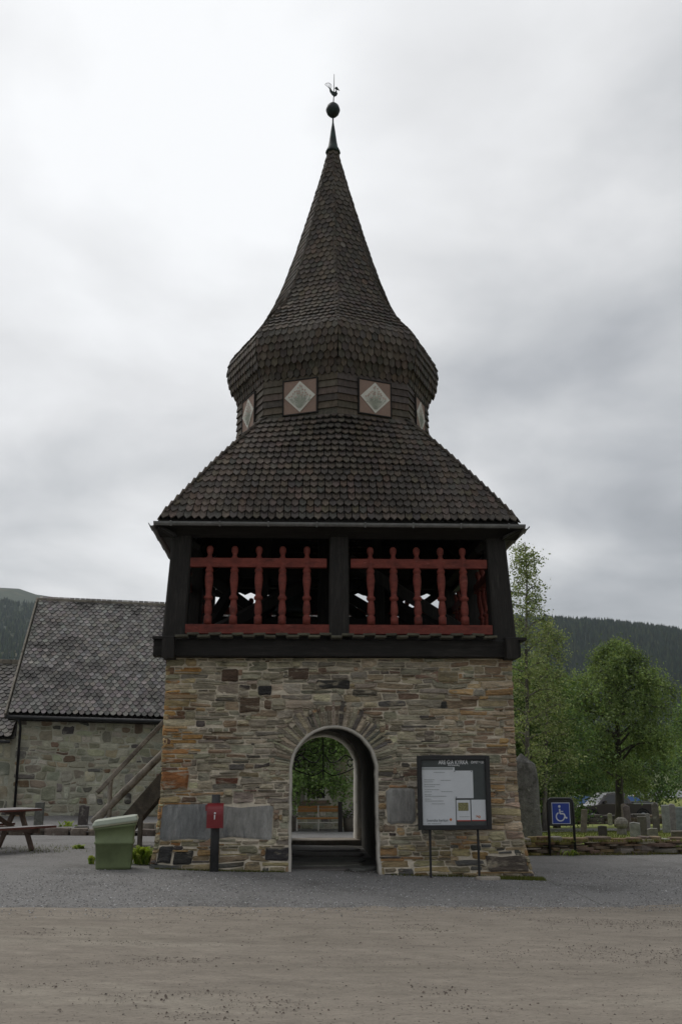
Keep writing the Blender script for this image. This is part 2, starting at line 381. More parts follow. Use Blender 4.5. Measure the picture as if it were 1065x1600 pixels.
# ------------------------------------------------------------------ masonry tools
def add_stone(mb, pts, fn, proud, rg, col, depth=.06, inset=.2, mi=0):
    n = len(pts); cx = sum(p[0] for p in pts)/n; cy = sum(p[1] for p in pts)/n
    hh = max(p[1] for p in pts)-min(p[1] for p in pts); ww = max(p[0] for p in pts)-min(p[0] for p in pts)
    ix = min(inset, .03/max(ww, .01)+.03); iy = min(inset, .022/max(hh, .01)+.03)
    P = [fn(x, y, -depth) for x, y in pts]+[fn(x, y, proud*.45) for x, y in pts]
    ti, tj = rg.uniform(-.5, .5), rg.uniform(-.5, .5)
    for x, y in pts:
        xx = cx+(x-cx)*(1-2*ix); yy = cy+(y-cy)*(1-2*iy)
        P.append(fn(xx, yy, proud*(1+ti*(xx-cx)/max(ww, .01)+tj*(yy-cy)/max(hh, .01))+rg.uniform(-.12, .12)*proud))
    F = []
    for r_ in range(2):
        for i in range(n): F.append((r_*n+i, r_*n+(i+1) % n, (r_+1)*n+(i+1) % n, (r_+1)*n+i))
    F.append(tuple(2*n+i for i in range(n)))
    mb.add(P, F, col, mi)
def courses(Wd, Ht, rg, hc=(.07, .17), wr=(.18, .85), drop=None, rects=(), circ=None, seed=0, merge=.17, split=.24, asp=(1.6, 6.5), joint=(.006, .015)):
    """random flat rubble in wavy courses -> list of outlines [(u, v)...]"""
    bs = [0.0]
    while bs[-1] < Ht: bs.append(bs[-1]+rg.triangular(hc[0], hc[1], hc[0]*1.35))
    bs[-1] = Ht; nb = len(bs)
    def bd(k, u):
        if k <= 0: return 0.0
        if k >= nb-1: return Ht
        g_ = min(bs[k]-bs[k-1], bs[k+1]-bs[k])
        return bs[k]+g_*(.66*noise.noise((u*.8, k*7.3+seed, 0))+.40*noise.noise((u*2.8, k*3.7+seed, 5)))
    taken = [[] for _ in range(nb+2)]; out_ = []
    def emit(x0b, x1b, x0t, x1t, fb, ft, fixed=False):
        j = rg.uniform(*joint)
        x0b += j; x0t += j; x1b -= j; x1t -= j
        if x1b-x0b < .03 or x1t-x0t < .02: return
        A = (x0b, fb(x0b)+j*.8); B = (x1b, fb(x1b)+j*.8); C = (x1t, ft(x1t)-j*.8); D = (x0t, ft(x0t)-j*.8)
        h = min(C[1]-B[1], D[1]-A[1])
        if h < .016: return
        mn = min(h, x1b-x0b); pts = []
        def lp(p, q, d_):
            l_ = hypot(q[0]-p[0], q[1]-p[1]) or 1; t = min(.42, d_/l_); return (p[0]+(q[0]-p[0])*t, p[1]+(q[1]-p[1])*t)
        cut = lambda: rg.uniform(.02, .13)*mn if fixed else rg.uniform(.03, .24)*mn if rg.random() < .72 else rg.uniform(.3, .75)*mn
        xm = (x0b+x1b)/2+rg.uniform(-.2, .2)*(x1b-x0b); xt = (x0t+x1t)/2+rg.uniform(-.2, .2)*(x1t-x0t)
        bm = (xm, fb(xm)+j*.8+rg.uniform(-.02, .10)*h); tm = (xt, ft(xt)-j*.8-rg.uniform(-.02, .10)*h)
        pts = [lp(A, bm, cut()*1.6), bm, lp(B, bm, cut()*1.6), lp(B, C, cut()), lp(C, B, cut()), lp(C, tm, cut()*1.6), tm, lp(D, tm, cut()*1.6), lp(D, A, cut()), lp(A, D, cut())]
        cu = sum(p[0] for p in pts)/10; cv = sum(p[1] for p in pts)/10
        if drop and drop(cu, cv): return
        if not fixed:
            for (a, b, c, d, _) in rects:
                if a < cu < b and c < cv < d: return
            q = []
            for (x, y) in pts:
                for (a, b, c, d, _) in rects:
                    m_ = .012
                    if a-m_ < x < b+m_ and c-m_ < y < d+m_:
                        o_ = min((x-a+m_, 0), (b+m_-x, 1), (y-c+m_, 2), (d+m_-y, 3))
                        x, y = ((a-m_, y), (b+m_, y), (x, c-m_), (x, d+m_))[o_[1]]
                if circ: x, y = circ(x, y)
                q.append((x, y))
            pts = q
        ar = abs(sum(pts[i][0]*pts[(i+1) % 10][1]-pts[(i+1) % 10][0]*pts[i][1] for i in range(10)))/2
        ww = max(p[0] for p in pts)-min(p[0] for p in pts); hh = max(p[1] for p in pts)-min(p[1] for p in pts)
        if ar < .0012 or ar < .35*ww*hh: return
        out_.append((ar, pts, cu, cv))
    for k in range(nb-1):
        u = 0.0; sk = 0.0; H_ = bs[k+1]-bs[k]
        while u < Wd-.03:
            hit = [t for t in taken[k] if t[0]-1e-6 <= u < t[1]-1e-6]
            if hit: u = hit[0][1]; sk = hit[0][2]; continue
            ww = min(wr[1], max(wr[0], H_*rg.triangular(asp[0], asp[1], asp[0]*1.4)))*(rg.uniform(.45, .75) if rg.random() < .2 else 1)
            nx = min([t[0] for t in taken[k] if t[0] > u]+[Wd])
            s2 = rg.uniform(-.35, .35)*H_
            if nx-u-ww < wr[0]*.5: ww = nx-u; s2 = 0.0
            two = rg.random() < merge and k+2 < nb and H_ < hc[1]*.85 and ww < wr[1]*.75
            if two and any(t[0] < u+ww and t[1] > u for t in taken[k+1]): two = False
            kt = k+2 if two else k+1
            if two: sk_, s2_ = 0.0, 0.0; taken[k+1].append((u, u+ww, 0.0))
            else: sk_, s2_ = sk, s2
            fb = lambda x, k=k: bd(k, x); ft = lambda x, kt=kt: bd(kt, x)
            if not two and H_ > hc[0]*1.4 and rg.random() < split:
                f = rg.uniform(.35, .65); fm = lambda x, f=f: bd(k, x)*(1-f)+bd(k+1, x)*f
                emit(u, u+ww, u+sk_*f, u+ww+s2_*f, fb, fm)
                c_ = u+ww*rg.uniform(.3, .7)
                if ww > .3 and rg.random() < .7: emit(u+sk_*f, c_, u+sk_, c_, fm, ft); emit(c_, u+ww+s2_*f, c_, u+ww+s2_, fm, ft)
                else: emit(u+sk_*f, u+ww+s2_*f, u+sk_, u+ww+s2_, fm, ft)
            else: emit(u, u+ww, u+sk_, u+ww+s2_, fb, ft)
            u += ww; sk = s2
    for (a, b, c, d, tag_) in rects:
        n0 = len(out_); w1 = lambda x, c=c: c+.02*noise.noise((x*3, c*5, 1)); w2 = lambda x, d=d: d+.02*noise.noise((x*3, d*5, 2))
        emit(a, b, a+rg.uniform(-.02, .02), b+rg.uniform(-.02, .02), w1, w2, True)
        if len(out_) > n0: out_[-1] = out_[-1]+(tag_,)
    return out_
def fill(Wd, Ht, placed, rg, drop, cell=.015):
    """small pinning stones in the mortar left between the big ones"""
    nu, nv = int(Wd/cell), int(Ht/cell); occ = np.zeros((nv, nu), bool); res = []
    for it in placed:
        p = it[1]; n = len(p); y0, y1 = min(q[1] for q in p), max(q[1] for q in p)
        for j in range(max(0, int(y0/cell)), min(nv, int(y1/cell)+2)):
            y = (j+.5)*cell; xs_ = []
            for i in range(n):
                (xa, ya), (xb, yb) = p[i], p[(i+1) % n]
                if (ya > y) != (yb > y): xs_.append(xa+(y-ya)/(yb-ya)*(xb-xa))
            if len(xs_) >= 2: occ[j, max(0, int(min(xs_)/cell)-0):min(nu, int(max(xs_)/cell)+1)] = True
    for j in range(nv):
        i = 0
        while i < nu:
            if occ[j, i] or drop((i+.5)*cell, (j+.5)*cell): i += 1; continue
            run = 0
            while i+run < nu and not occ[j, i+run] and run < 30 and not drop((i+run+.5)*cell, (j+.5)*cell): run += 1
            hh = 0
            while hh < 7 and j+hh < nv and not occ[j+hh, i:i+run].any(): hh += 1
            if run >= 4 and hh >= 2:
                occ[j:j+hh, i:i+run] = True
                a, b, c, d = i*cell+.002, (i+run)*cell-.002, j*cell+.002, (j+hh)*cell-.002; mn = min(b-a, d-c); k = lambda: rg.uniform(.1, .45)*mn
                pts = [(a+k(), c), ((a+b)/2, c+rg.uniform(0, .15)*mn), (b-k(), c), (b, c+k()), (b, d-k()), (b-k(), d), ((a+b)/2, d-rg.uniform(0, .15)*mn), (a+k(), d), (a, d-k()), (a, c+k())]
                res.append(((b-a)*(d-c), pts, (a+b)/2, (c+d)/2))
            i += max(1, run)
    return res
def jit(c, rg, k=.25):
    s_ = rg.uniform(1-k, 1+k); return tuple(max(.004, x*s_*rg.uniform(.94, 1.06)) for x in c)

# ------------------------------------------------------------------ THE BELL TOWER
tower = thing('bell_tower', 'tall bell tower of rubble stone and black shingles with an onion spire', 'tower', (0, 0, 0))
ZS = 3.50
def hw(z): return 2.995+.32*min(1, max(0, (ZS-z)/ZS))**5      # depth, flares at the foot
def hx(z): return 2.985+.13*min(1.05, max(0, (ZS-z)/ZS))**6     # width
HW0 = 3.1; Z0 = -.35
XA, RA, ZSP = -.115, .70, 1.61
ground0 = 0.0
def Mfront(u, v, w_):
    z = v+Z0; return (u*hx(z)/HW0, -hw(z)-w_, z)
def Mback(u, v, w_):
    z = v+Z0; return (-u*hx(z)/HW0, hw(z)+w_, z)
def Mleft(u, v, w_):
    z = v+Z0; return (-hx(z)-w_, -u*hw(z)/HW0, z)
def Mright(u, v, w_):
    z = v+Z0; return (hx(z)+w_, u*hw(z)/HW0, z)

base = bpy.data.objects.new('stone_base', None); base.empty_display_size = .2; link(base, tower)
NJ, NA = 30, 60
def arch_path(r, zb=Z0, n=NA, side=1):
    P = [(XA-r, zb+(ZSP-zb)*i/NJ) for i in range(NJ)]
    P += [(XA-r*cos(pi*i/n), ZSP+r*sin(pi*i/n)) for i in range(n+1)]
    P += [(XA+r, zb+(ZSP-zb)*(1-(i+1)/NJ)) for i in range(NJ)]
    return P
core = MB()
inner = arch_path(.745)
nI = len(inner)
def outer_pt(i):
    # matching point on the wall outline
    x, z = inner[i]; f = i/(nI-1)
    if i < NJ: return (-3.1, z+(ZS-Z0)/(ZSP-Z0)*(z-Z0)-(z-Z0))
    if i >= nI-NJ: return (3.1, Z0+(z-Z0)*(ZS-Z0)/(ZSP-Z0))
    return (-3.1+6.2*(i-NJ)/(nI-2*NJ-1), ZS)
for fn, mir in ((Mfront, 1), (Mback, -1)):
    K = 64; P = []
    for i in range(nI):
        x, z = inner[i]; h = hx(z)
        ou, oz = outer_pt(i)
        iu = x*HW0/h*mir
        if mir == -1: ou = -ou
        for k in range(K+1):
            t = k/K; u = (iu*(1-t)+ou*t); zz = z*(1-t)+oz*t
            P.append(fn(u, zz-Z0, -.006+.014*noise.noise((u*4, zz*6, 2*mir))+.009*noise.noise((u*11, zz*17, 0))+.004*noise.noise((u*30, zz*40, 4)) if k < K else 0))
    F = [(i*(K+1)+k, i*(K+1)+k+1, (i+1)*(K+1)+k+1, (i+1)*(K+1)+k) for i in range(nI-1) for k in range(K)]
    core.add(P, F if mir == 1 else [tuple(reversed(q)) for q in F])
for fn in (Mleft, Mright):
    core.grid(lambda u, v, fn=fn: fn(u, v, 0), lin(-3.1, 3.1, 30), lin(0, ZS-Z0, 18))
core.add([(-3.02, -3.02, ZS), (3.02, -3.02, ZS), (3.02, 3.02, ZS), (-3.02, 3.02, ZS)], [(0, 1, 2, 3)])
core.build('mortar', M['mortar'], base)
# passage lining and plastered arch rims
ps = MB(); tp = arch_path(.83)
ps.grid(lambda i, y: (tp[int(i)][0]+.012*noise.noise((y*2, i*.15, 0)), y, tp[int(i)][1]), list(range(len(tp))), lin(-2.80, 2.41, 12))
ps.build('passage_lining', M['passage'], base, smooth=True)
for fn, mir in ((Mfront, 1), (Mback, -1)):
    rim = MB(); sec = [(.765, -.03), (.75, .010), (.728, .016), (.705, .006), (.70, -.05), (.70, -.30 if mir == 1 else -.5), (.84, -.30 if mir == 1 else -.5)]
    if mir == -1: sec = [(.765, -.03), (.75, .010), (.728, .016), (.705, .006), (.70, -.05), (.708, -.28), (.765, -.62), (.85, -.63)]
    paths = [arch_path(r) for r, _ in sec]; P = []
    for i in range(nI):
        for (r, ww), pth in zip(sec, paths):
            x, z = pth[i]; h = hx(z)
            sgn = 1 if x > XA else -1
            fl = .05*max(0, (.35-z)/.5) if (i >= nI-NJ and ww > -.1) else 0
            q = .012*noise.noise((i*.24, r*9, mir))+.008*noise.noise((i*.8, r*30, 5))
            x = x+sgn*(q+fl*(1 if r > .75 else .2))
            P.append(fn(x*HW0/h*mir, z-Z0, ww+.01*noise.noise((i*.3, ww*8, 3))))
    ns = len(sec)
    F = [(i*ns+k, i*ns+k+1, (i+1)*ns+k+1, (i+1)*ns+k) for i in range(nI-1) for k in range(ns-1)]
    rim.add(P, F); rim.build('plaster_rim', M['plaster'] if mir == 1 else M['whitewash'], base, smooth=True)

PAL = [((.285, .25, .185), 7), ((.25, .222, .168), 7), ((.22, .197, .152), 5), ((.225, .165, .11), 2.6), ((.325, .285, .205), 4), ((.085, .076, .066), 1.3), ((.165, .15, .115), 3), ((.16, .115, .08), 1.8), ((.29, .185, .095), .8)]
RUST = [((.34, .185, .07), 4), ((.29, .15, .06), 2), ((.29, .22, .12), 5), ((.27, .235, .16), 3), ((.34, .295, .20), 2), ((.15, .095, .06), 1)]
TAN = [((.31, .235, .15), 4), ((.34, .28, .195), 4), ((.255, .20, .135), 3), ((.19, .135, .09), 1.6), ((.33, .205, .10), 1.2), ((.25, .23, .175), 2)]
LOW = [((.23, .19, .115), 4), ((.26, .205, .115), 3), ((.075, .07, .065), 2.0), ((.18, .155, .105), 3), ((.24, .15, .07), 1.2)]
CPAL_ = None
def pick(pal, rg):
    t = rg.uniform(0, sum(p[1] for p in pal)); B_ = 1.22 if pal is CPAL_ else 1.36
    for c, k in pal:
        t -= k
        if t <= 0: return jit(tuple(x*B_ for x in c), rg)
    return jit(pal[0][0], rg)
def col_at(x, z, rg):
    if z < .45: return pick(LOW, rg)
    if x < -2.45 - .25*rg.random(): return pick(RUST, rg)
    if x > 2.2 - .4*rg.random(): return pick(TAN, rg)
    return pick(PAL, rg)
rs = random.Random(21)
VR = [1.09+.07*noise.noise((a*.9, 0, 3)) for a in range(40)]
def U(x, z): return x*HW0/hx(z)+3.12      # to layout coordinates
fx = [(U(-2.97, .8), U(-2.12, .8), .50-Z0, 1.09-Z0, 'slab'), (U(-2.10, .8), U(-1.13, .8), .51-Z0, 1.07-Z0, 'slab2'),
      (U(.76, 1), U(1.25, 1), .74-Z0, 1.33-Z0, 'slab3'),
      (U(-1.73, 2.7), U(-1.38, 2.7), 2.56-Z0, 2.84-Z0, 'brown'), (U(-1.42, 2.86), U(-1.18, 2.86), 2.85-Z0, 3.03-Z0, 'dark'),
      (U(-.42, 3), U(.16, 3), 2.96-Z0, 3.13-Z0, 'dark'), (U(.2, 2.9), U(.64, 2.9), 2.86-Z0, 2.97-Z0, 'darkb'), (U(1.62, 2.7), U(1.86, 2.7), 2.62-Z0, 2.78-Z0, 'dark'),
      (U(-1.25, .3), U(-.86, .3), .20-Z0, .40-Z0, 'dark'), (U(-2.1, 1.3), U(-1.72, 1.3), 1.40-Z0, 1.52-Z0, 'redb'), (U(-2.98, 1.6), U(-2.55, 1.6), 1.30-Z0, 1.62-Z0, 'rust'),
      (U(-3.0, .2), U(-2.76, .2), .16-Z0, .44-Z0, 'dark'), (U(-2.74, .2), U(-2.42, .2), .15-Z0, .36-Z0, 'dark'), (U(-2.05, 2.95), U(-1.75, 2.95), 3.08-Z0, 3.32-Z0, 'brown'),
      (U(2.35, .3), U(3.02, .3), .0-Z0, .27-Z0, 'darkb'), (U(1.6, 3.1), U(2.05, 3.1), 3.08-Z0, 3.28-Z0, 'tan'), (U(-.9, 2.9), U(-.55, 2.9), 3.12-Z0, 3.34-Z0, 'brown')]
FIXC = {'slab': (.165, .165, .162), 'slab2': (.225, .225, .215), 'slab3': (.24, .235, .215), 'brown': (.12, .082, .058), 'dark': (.05, .047, .045),
        'darkb': (.105, .088, .068), 'redb': (.16, .07, .045), 'rust': (.28, .125, .045), 'tan': (.27, .20, .125)}
def drop_front(a, b):
    u = a-3.12; z = b+Z0; x = u*hx(z)/HW0; dx = abs(x-XA)
    return z < -.2 or (dx < .745 if z < ZSP-.05 else hypot(dx, z-ZSP) < 1.0)
def circ_front(a, b):
    z = b+Z0; k_ = hx(z)/HW0; x = (a-3.12)*k_; dx = x-XA
    if z < ZSP-.1:
        if abs(dx) < .75: x = XA+(.75 if dx > 0 else -.75)
    else:
        r_ = hypot(dx, z-ZSP); lim = 1.09+.05*noise.noise((atan2(z-ZSP, dx)*3, 2, 2))
        if r_ < lim and r_ > 0: x = XA+dx*lim/r_; z = ZSP+(z-ZSP)*lim/r_
    return (x/k_+3.12, z-Z0)
cand = []
front_stones = courses(6.24, ZS-Z0, rs, hc=(.042, .125), wr=(.16, .95), drop=drop_front, rects=fx, circ=circ_front, seed=2, merge=.2, split=.2, asp=(2.2, 9), joint=(.005, .016))
front_stones += fill(6.24, ZS-Z0, front_stones, rs, drop_front)
for it in front_stones:
    ar, pts, cu, cv = it[:4]; tg = it[4] if len(it) > 4 else None
    cx, cz = cu-3.12, cv+Z0
    pts = [(p[0]-3.12, p[1]) for p in pts]
    c = jit(FIXC[tg], rs, .12) if tg else col_at(cx, cz, rs)
    proud = rs.uniform(.001, .010) if (rs.random() < .35 and not tg) else rs.uniform(.012, .046)
    if abs(cx) > 2.6: proud += .006
    cand.append((ar, pts, proud, c, tg))
# arch stones set on edge
a = -6.0; vous = []
while a < 186:
    st = rs.choice([2.4, 2.8, 3.4, 4.2, 5.2]); r0, r1 = .755, rs.uniform(1.0, 1.2)
    if a+st > 187: break
    g_ = .32; pts = []
    for (ang, r) in ((a+g_, r0), (a+st-g_, r0), (a+st-g_*.8, r0*.5+r1*.5), (a+st-g_*1.4, r1), (a+g_*1.6, r1*rs.uniform(.97, 1.0)), (a+g_*.7, r0*.5+r1*.5)):
        t = radians(180-ang); x = XA+r*cos(t); z = ZSP+r*sin(t); pts.append((x*HW0/hx(z), z-Z0))
    pts = pts[::-1]
    vous.append((pts, rs.uniform(.008, .026), jit(rs.choice([(.40, .35, .255), (.34, .30, .22), (.22, .19, .14), (.38, .34, .26), (.30, .25, .19), (.13, .12, .10)]), rs)))
    a += st
cand.sort(key=lambda t: -t[0])
rest = MB(); nst = 0
for (ar, pts, proud, c, tg) in cand:
    if nst < 300 and ar > .004:
        m_ = MB(); add_stone(m_, pts, Mfront, proud, rs, c)
        o = m_.build('stone', M['slab'] if tg and tg.startswith('slab') else M['stone'], base); nst += 1
        if tg == 'slab2': o['label'] = 'smooth grey slate slab behind the red box post'
    else: add_stone(rest, pts, Mfront, proud, rs, c)
for (pts, proud, c) in vous:
    m_ = MB(); add_stone(m_, pts, Mfront, proud, rs, c); m_.build('arch_stone', M['stone'], base)
for fn, dr, ci in ((Mleft, None, None), (Mright, None, None), (Mback, lambda a, b: drop_front(6.24-a, b), lambda a, b: (lambda q: (6.24-q[0], q[1]))(circ_front(6.24-a, b)))):
    for it in courses(6.24, ZS-Z0, rs, (.10, .22), (.25, .9), dr, (), ci, 11):
        add_stone(rest, [(p[0]-3.12, p[1]) for p in it[1]], fn, rs.uniform(.008, .03), rs, pick(TAN if fn is Mright else RUST if fn is Mleft else PAL, rs))
props(rest.build('small_stones', M['stone'], base), kind='stuff')
# passage floor: flagstones and sills
def slab_poly(mb, cx, cy, w_, d_, z0, z1, rg, col):
    pts = []
    for k in range(9):
        a_ = 2*pi*k/9+rg.uniform(-.15, .15); e_ = 2.6
        ca, sa = cos(a_), sin(a_); r_ = 1/((abs(ca)**e_+abs(sa)**e_)**(1/e_))*rg.uniform(.92, 1.04)
        pts.append((cx+ca*r_*w_/2, cy+sa*r_*d_/2))
    P = [(x, y, z0) for x, y in pts]+[(x, y, z0+(z1-z0)*.8) for x, y in pts]+[(cx+(x-cx)*.95, cy+(y-cy)*.95, z1+rg.uniform(-.06, .06)*(z1-z0)) for x, y in pts]
    n = 9; F = [(r_*n+i, r_*n+(i+1) % n, (r_+1)*n+(i+1) % n, (r_+1)*n+i) for r_ in range(2) for i in range(n)]+[tuple(2*n+i for i in range(n))]
    mb.add(P, F, col)
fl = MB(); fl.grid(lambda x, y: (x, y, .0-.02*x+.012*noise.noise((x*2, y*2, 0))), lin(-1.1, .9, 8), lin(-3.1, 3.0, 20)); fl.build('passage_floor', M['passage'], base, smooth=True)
for i, (cx, cy, w_, d_, z1) in enumerate(((-.35, -2.75, 1.0, .5, .035), (.35, -2.6, .6, .55, .03), (-.2, -2.0, 1.35, .7, .035), (-.15, -1.1, 1.5, .9, .03), (-.1, 0, 1.45, 1.0, .03), (-.15, 1.2, 1.5, 1.0, .03))):
    m_ = MB(); slab_poly(m_, cx, cy, w_, d_, -.05, z1, rs, jit((.13, .125, .115), rs)); m_.build('flagstone', M['flag'], base)
m_ = MB(); m_.box((-.95, 2.45, -.2), (.7, 3.15, .10), (.24, .205, .165)); m_.build('sill_stone', M['flag'], base)
m_ = MB(); m_.box((-1.0, 3.0, -.3), (.8, 3.75, .045), (.33, .32, .29)); m_.build('sill_stone', M['flag'], base)
# open plank gate leaf folded against the passage wall
gl = MB()
for k in range(7): gl.bar((.735-.006*(k % 2), -2.35+.19*k, .06), (.735-.006*(k % 2), -2.35+.19*k, 1.75), .18, .035, up=(1, 0, 0), ch=.15)
gl.bar((.705, -2.42, .4), (.705, -1.15, .4), .03, .12); gl.bar((.705, -2.42, 1.4), (.705, -1.15, 1.4), .03, .12)
gl.build('gate_leaf', M['timber'], tower)
# wrought-iron scroll under the far arch
sc_m = MB(); YI = 2.55
def spiral(cx, cz, r0, r1, a0, a1, n=18): return [(cx+(r0+(r1-r0)*i/n)*cos(a0+(a1-a0)*i/n), YI, cz+(r0+(r1-r0)*i/n)*sin(a0+(a1-a0)*i/n)) for i in range(n+1)]
def curve(ps_, n=16):
    q = []
    for i in range(len(ps_)-1):
        p0 = ps_[max(0, i-1)]; p1 = ps_[i]; p2 = ps_[i+1]; p3 = ps_[min(len(ps_)-1, i+2)]
        for k in range(n//2):
            t = k/(n//2)
            q.append(tuple(.5*((2*p1[j])+(-p0[j]+p2[j])*t+(2*p0[j]-5*p1[j]+4*p2[j]-p3[j])*t*t+(-p0[j]+3*p1[j]-3*p2[j]+p3[j])*t**3) for j in range(2)))
    q.append(ps_[-1]); return [(a_, YI, b_) for a_, b_ in q]
for s_ in (-1, 1):
    X = lambda v: XA+s_*v
    sc_m.tube(curve([(X(.66), 1.72), (X(.60), 1.66), (X(.54), 1.72), (X(.57), 1.80), (X(.66), 1.80), (X(.5), 1.90), (X(.33), 1.78), (X(.16), 1.75), (X(.04), 1.92)]), .013, 6)
    sc_m.tube(curve([(X(.68), 1.62), (X(.45), 1.52), (X(.2), 1.47), (X(0), 1.58)]), .013, 6)
    sc_m.tube(curve([(X(.30), 2.02), (X(.22), 1.94), (X(.13), 1.98), (X(.16), 2.06), (X(.22), 2.03)]), .011, 6)
sc_m.tube([(XA, YI, 1.4), (XA, YI, 2.27)], .014, 6)
sc_m.build('iron_scroll', M['iron'], tower, smooth=True)

# --- timber belfry
bel = bpy.data.objects.new('belfry', None); bel.empty_display_size = .2; link(bel, tower)
def part(fn, name, m, parent=bel, smooth=False):
    mb_ = MB(); fn(mb_); return mb_.build(name, M[m], parent, smooth=smooth)
for sy in (-1, 1):
    part(lambda mb_: mb_.bar((-3.20, sy*3.06, 3.655), (3.12, sy*3.06, 3.655), .28, .29, ch=.05), 'sill_beam', 'timber_h')
for sx in (-1, 1):
    part(lambda mb_: mb_.bar((sx*2.93, -3.40, 3.63), (sx*2.93, 3.40, 3.63), .20, .33, ch=.05), 'sill_beam', 'timber')
    for sy in (-1, 1): part(lambda mb_: mb_.bar((sx*3.215, sy*3.08, 3.82), (sx*2.85, sy*3.08, 3.82), .36, .055), 'cover_plank', 'timber_h')
part(lambda mb_: mb_.box((-2.8, -2.9, 3.74), (2.8, 2.9, 3.83)), 'floor_deck', 'deck')
for r_, (zz, yy, off) in enumerate(((3.835, -3.30, 0), (3.885, -3.20, .19))):
    for k in range(15 if r_ == 0 else 14):
        x = -2.72+off+k*.41*.92
        if x > 2.72: continue
        part(lambda mb_: mb_.bar((x-.10+rng.uniform(-.01, .01), yy, zz+rng.uniform(-.006, .006)), (x+.10+rng.uniform(-.015, .015), yy, zz+rng.uniform(-.006, .006)), .22, .04), 'skirt_board', 'skirt')
for sx, sy in ((-1, -1), (1, -1), (-1, 1), (1, 1)):
    part(lambda mb_: mb_.bar((sx*2.885, sy*2.88, 3.79), (sx*2.80, sy*2.80, 5.86), .40, .40, .34, .34, up=(0, 1, 0), ch=.07), 'post', 'timber')
for p0, p1 in (((-.025, -2.92, 3.79), (-.015, -2.82, 5.82)), ((-.025, 2.92, 3.79), (-.015, 2.82, 5.82)), ((-2.92, 0, 3.79), (-2.82, 0, 5.82)), ((2.92, 0, 3.79), (2.82, 0, 5.82))):
    part(lambda mb_: mb_.bar(p0, p1, .35, .34, .34, .32, up=(0, 1, 0), ch=.07), 'post', 'timber')
for sy in (-1, 1):
    part(lambda mb_: mb_.bar((-2.95, sy*2.80, 5.80), (2.95, sy*2.80, 5.80), .24, .18, ch=.05), 'top_plate', 'timber_h')
    part(lambda mb_: mb_.bar((sy*2.80, -2.95, 5.84), (sy*2.80, 2.95, 5.84), .24, .18, ch=.05), 'top_plate', 'timber')
for s_ in (-1, 1):
    part(lambda mb_: mb_.add([(s_*2.90, -3.2, 5.62), (s_*2.90, 3.1, 5.62), (s_*3.25, 3.2, 5.79), (s_*3.25, -3.24, 5.79), (s_*2.90, -3.2, 5.66), (s_*2.90, 3.1, 5.66), (s_*3.25, 3.2, 5.83), (s_*3.25, -3.24, 5.83)], [(0, 1, 2, 3), (7, 6, 5, 4), (0, 3, 7, 4), (1, 5, 6, 2), (3, 2, 6, 7), (0, 4, 5, 1)]), 'soffit', 'timber')
part(lambda mb_: mb_.add([(-3.2, -2.93, 5.64), (3.2, -2.93, 5.64), (3.24, -3.24, 5.785), (-3.24, -3.24, 5.785), (-3.2, -2.93, 5.68), (3.2, -2.93, 5.68), (3.24, -3.24, 5.825), (-3.24, -3.24, 5.825)], [(0, 1, 2, 3), (7, 6, 5, 4), (0, 3, 7, 4), (1, 5, 6, 2), (3, 2, 6, 7), (0, 4, 5, 1)]), 'soffit', 'timber_h')
for sy in (-1, 1): part(lambda mb_: mb_.box((-2.75, sy*2.94-.02, 3.8), (2.75, sy*2.94+.02, 3.94)), 'kick_board', 'timber_h')
# balustrades
bal_prof = [(.062, 0), (.062, .14), (.05, .15), (.042, .17), (.058, .20), (.062, .26), (.056, .34), (.046, .41), (.044, .43), (.066, .445), (.072, .475), (.062, .50), (.046, .515), (.044, .56),
            (.058, .68), (.068, .80), (.060, .90), (.050, .93), (.064, .945), (.064, .985), (.05, 1.0), (.05, 1.19), (.052, 1.20), (.036, 1.235), (.03, 1.25), (.05, 1.30), (.056, 1.34), (.05, 1.385), (.03, 1.41), (.0, 1.415)]
bm_ = MB(); bm_.lathe([(r*1.12 if r > 0 else .002, z) for r, z in bal_prof], 12); bal_me = bm_.mesh('baluster', M['red'], True)
secs = [(-2.74, -.20, (-2.31, -1.87, -1.44, -1.02, -.59)), (.15, 2.67, (.54, .95, 1.37, 1.80, 2.20))]
for side, rot in ((0, 0), (1, pi/2), (2, pi), (3, -pi/2)):
    R_ = Matrix.Rotation(rot, 4, 'Z')
    for (xa, xb, bx) in secs:
        br = bpy.data.objects.new('balustrade', None); br.empty_display_size = .2; link(br, tower)
        for nm, y_, z_, hh, sh in (('bottom_rail', -3.0, 4.0, .165, 0), ('top_rail', -2.925, 5.19, .165, .04)):
            mb_ = MB(); mb_.bar((xa+sh, y_, z_), (xb-sh, y_, z_), .10, hh, ch=.06); o = mb_.build(nm, M['red'], br)
            o.matrix_basis = R_
        for x in bx:
            o = bpy.data.objects.new('baluster', bal_me); link(o, br)
            o.matrix_basis = R_ @ Matrix.Translation((x, -3.0, 4.085)) @ Matrix.Rotation(-.063, 4, 'X') @ Matrix.Rotation(rng.uniform(0, 6), 4, 'Z')
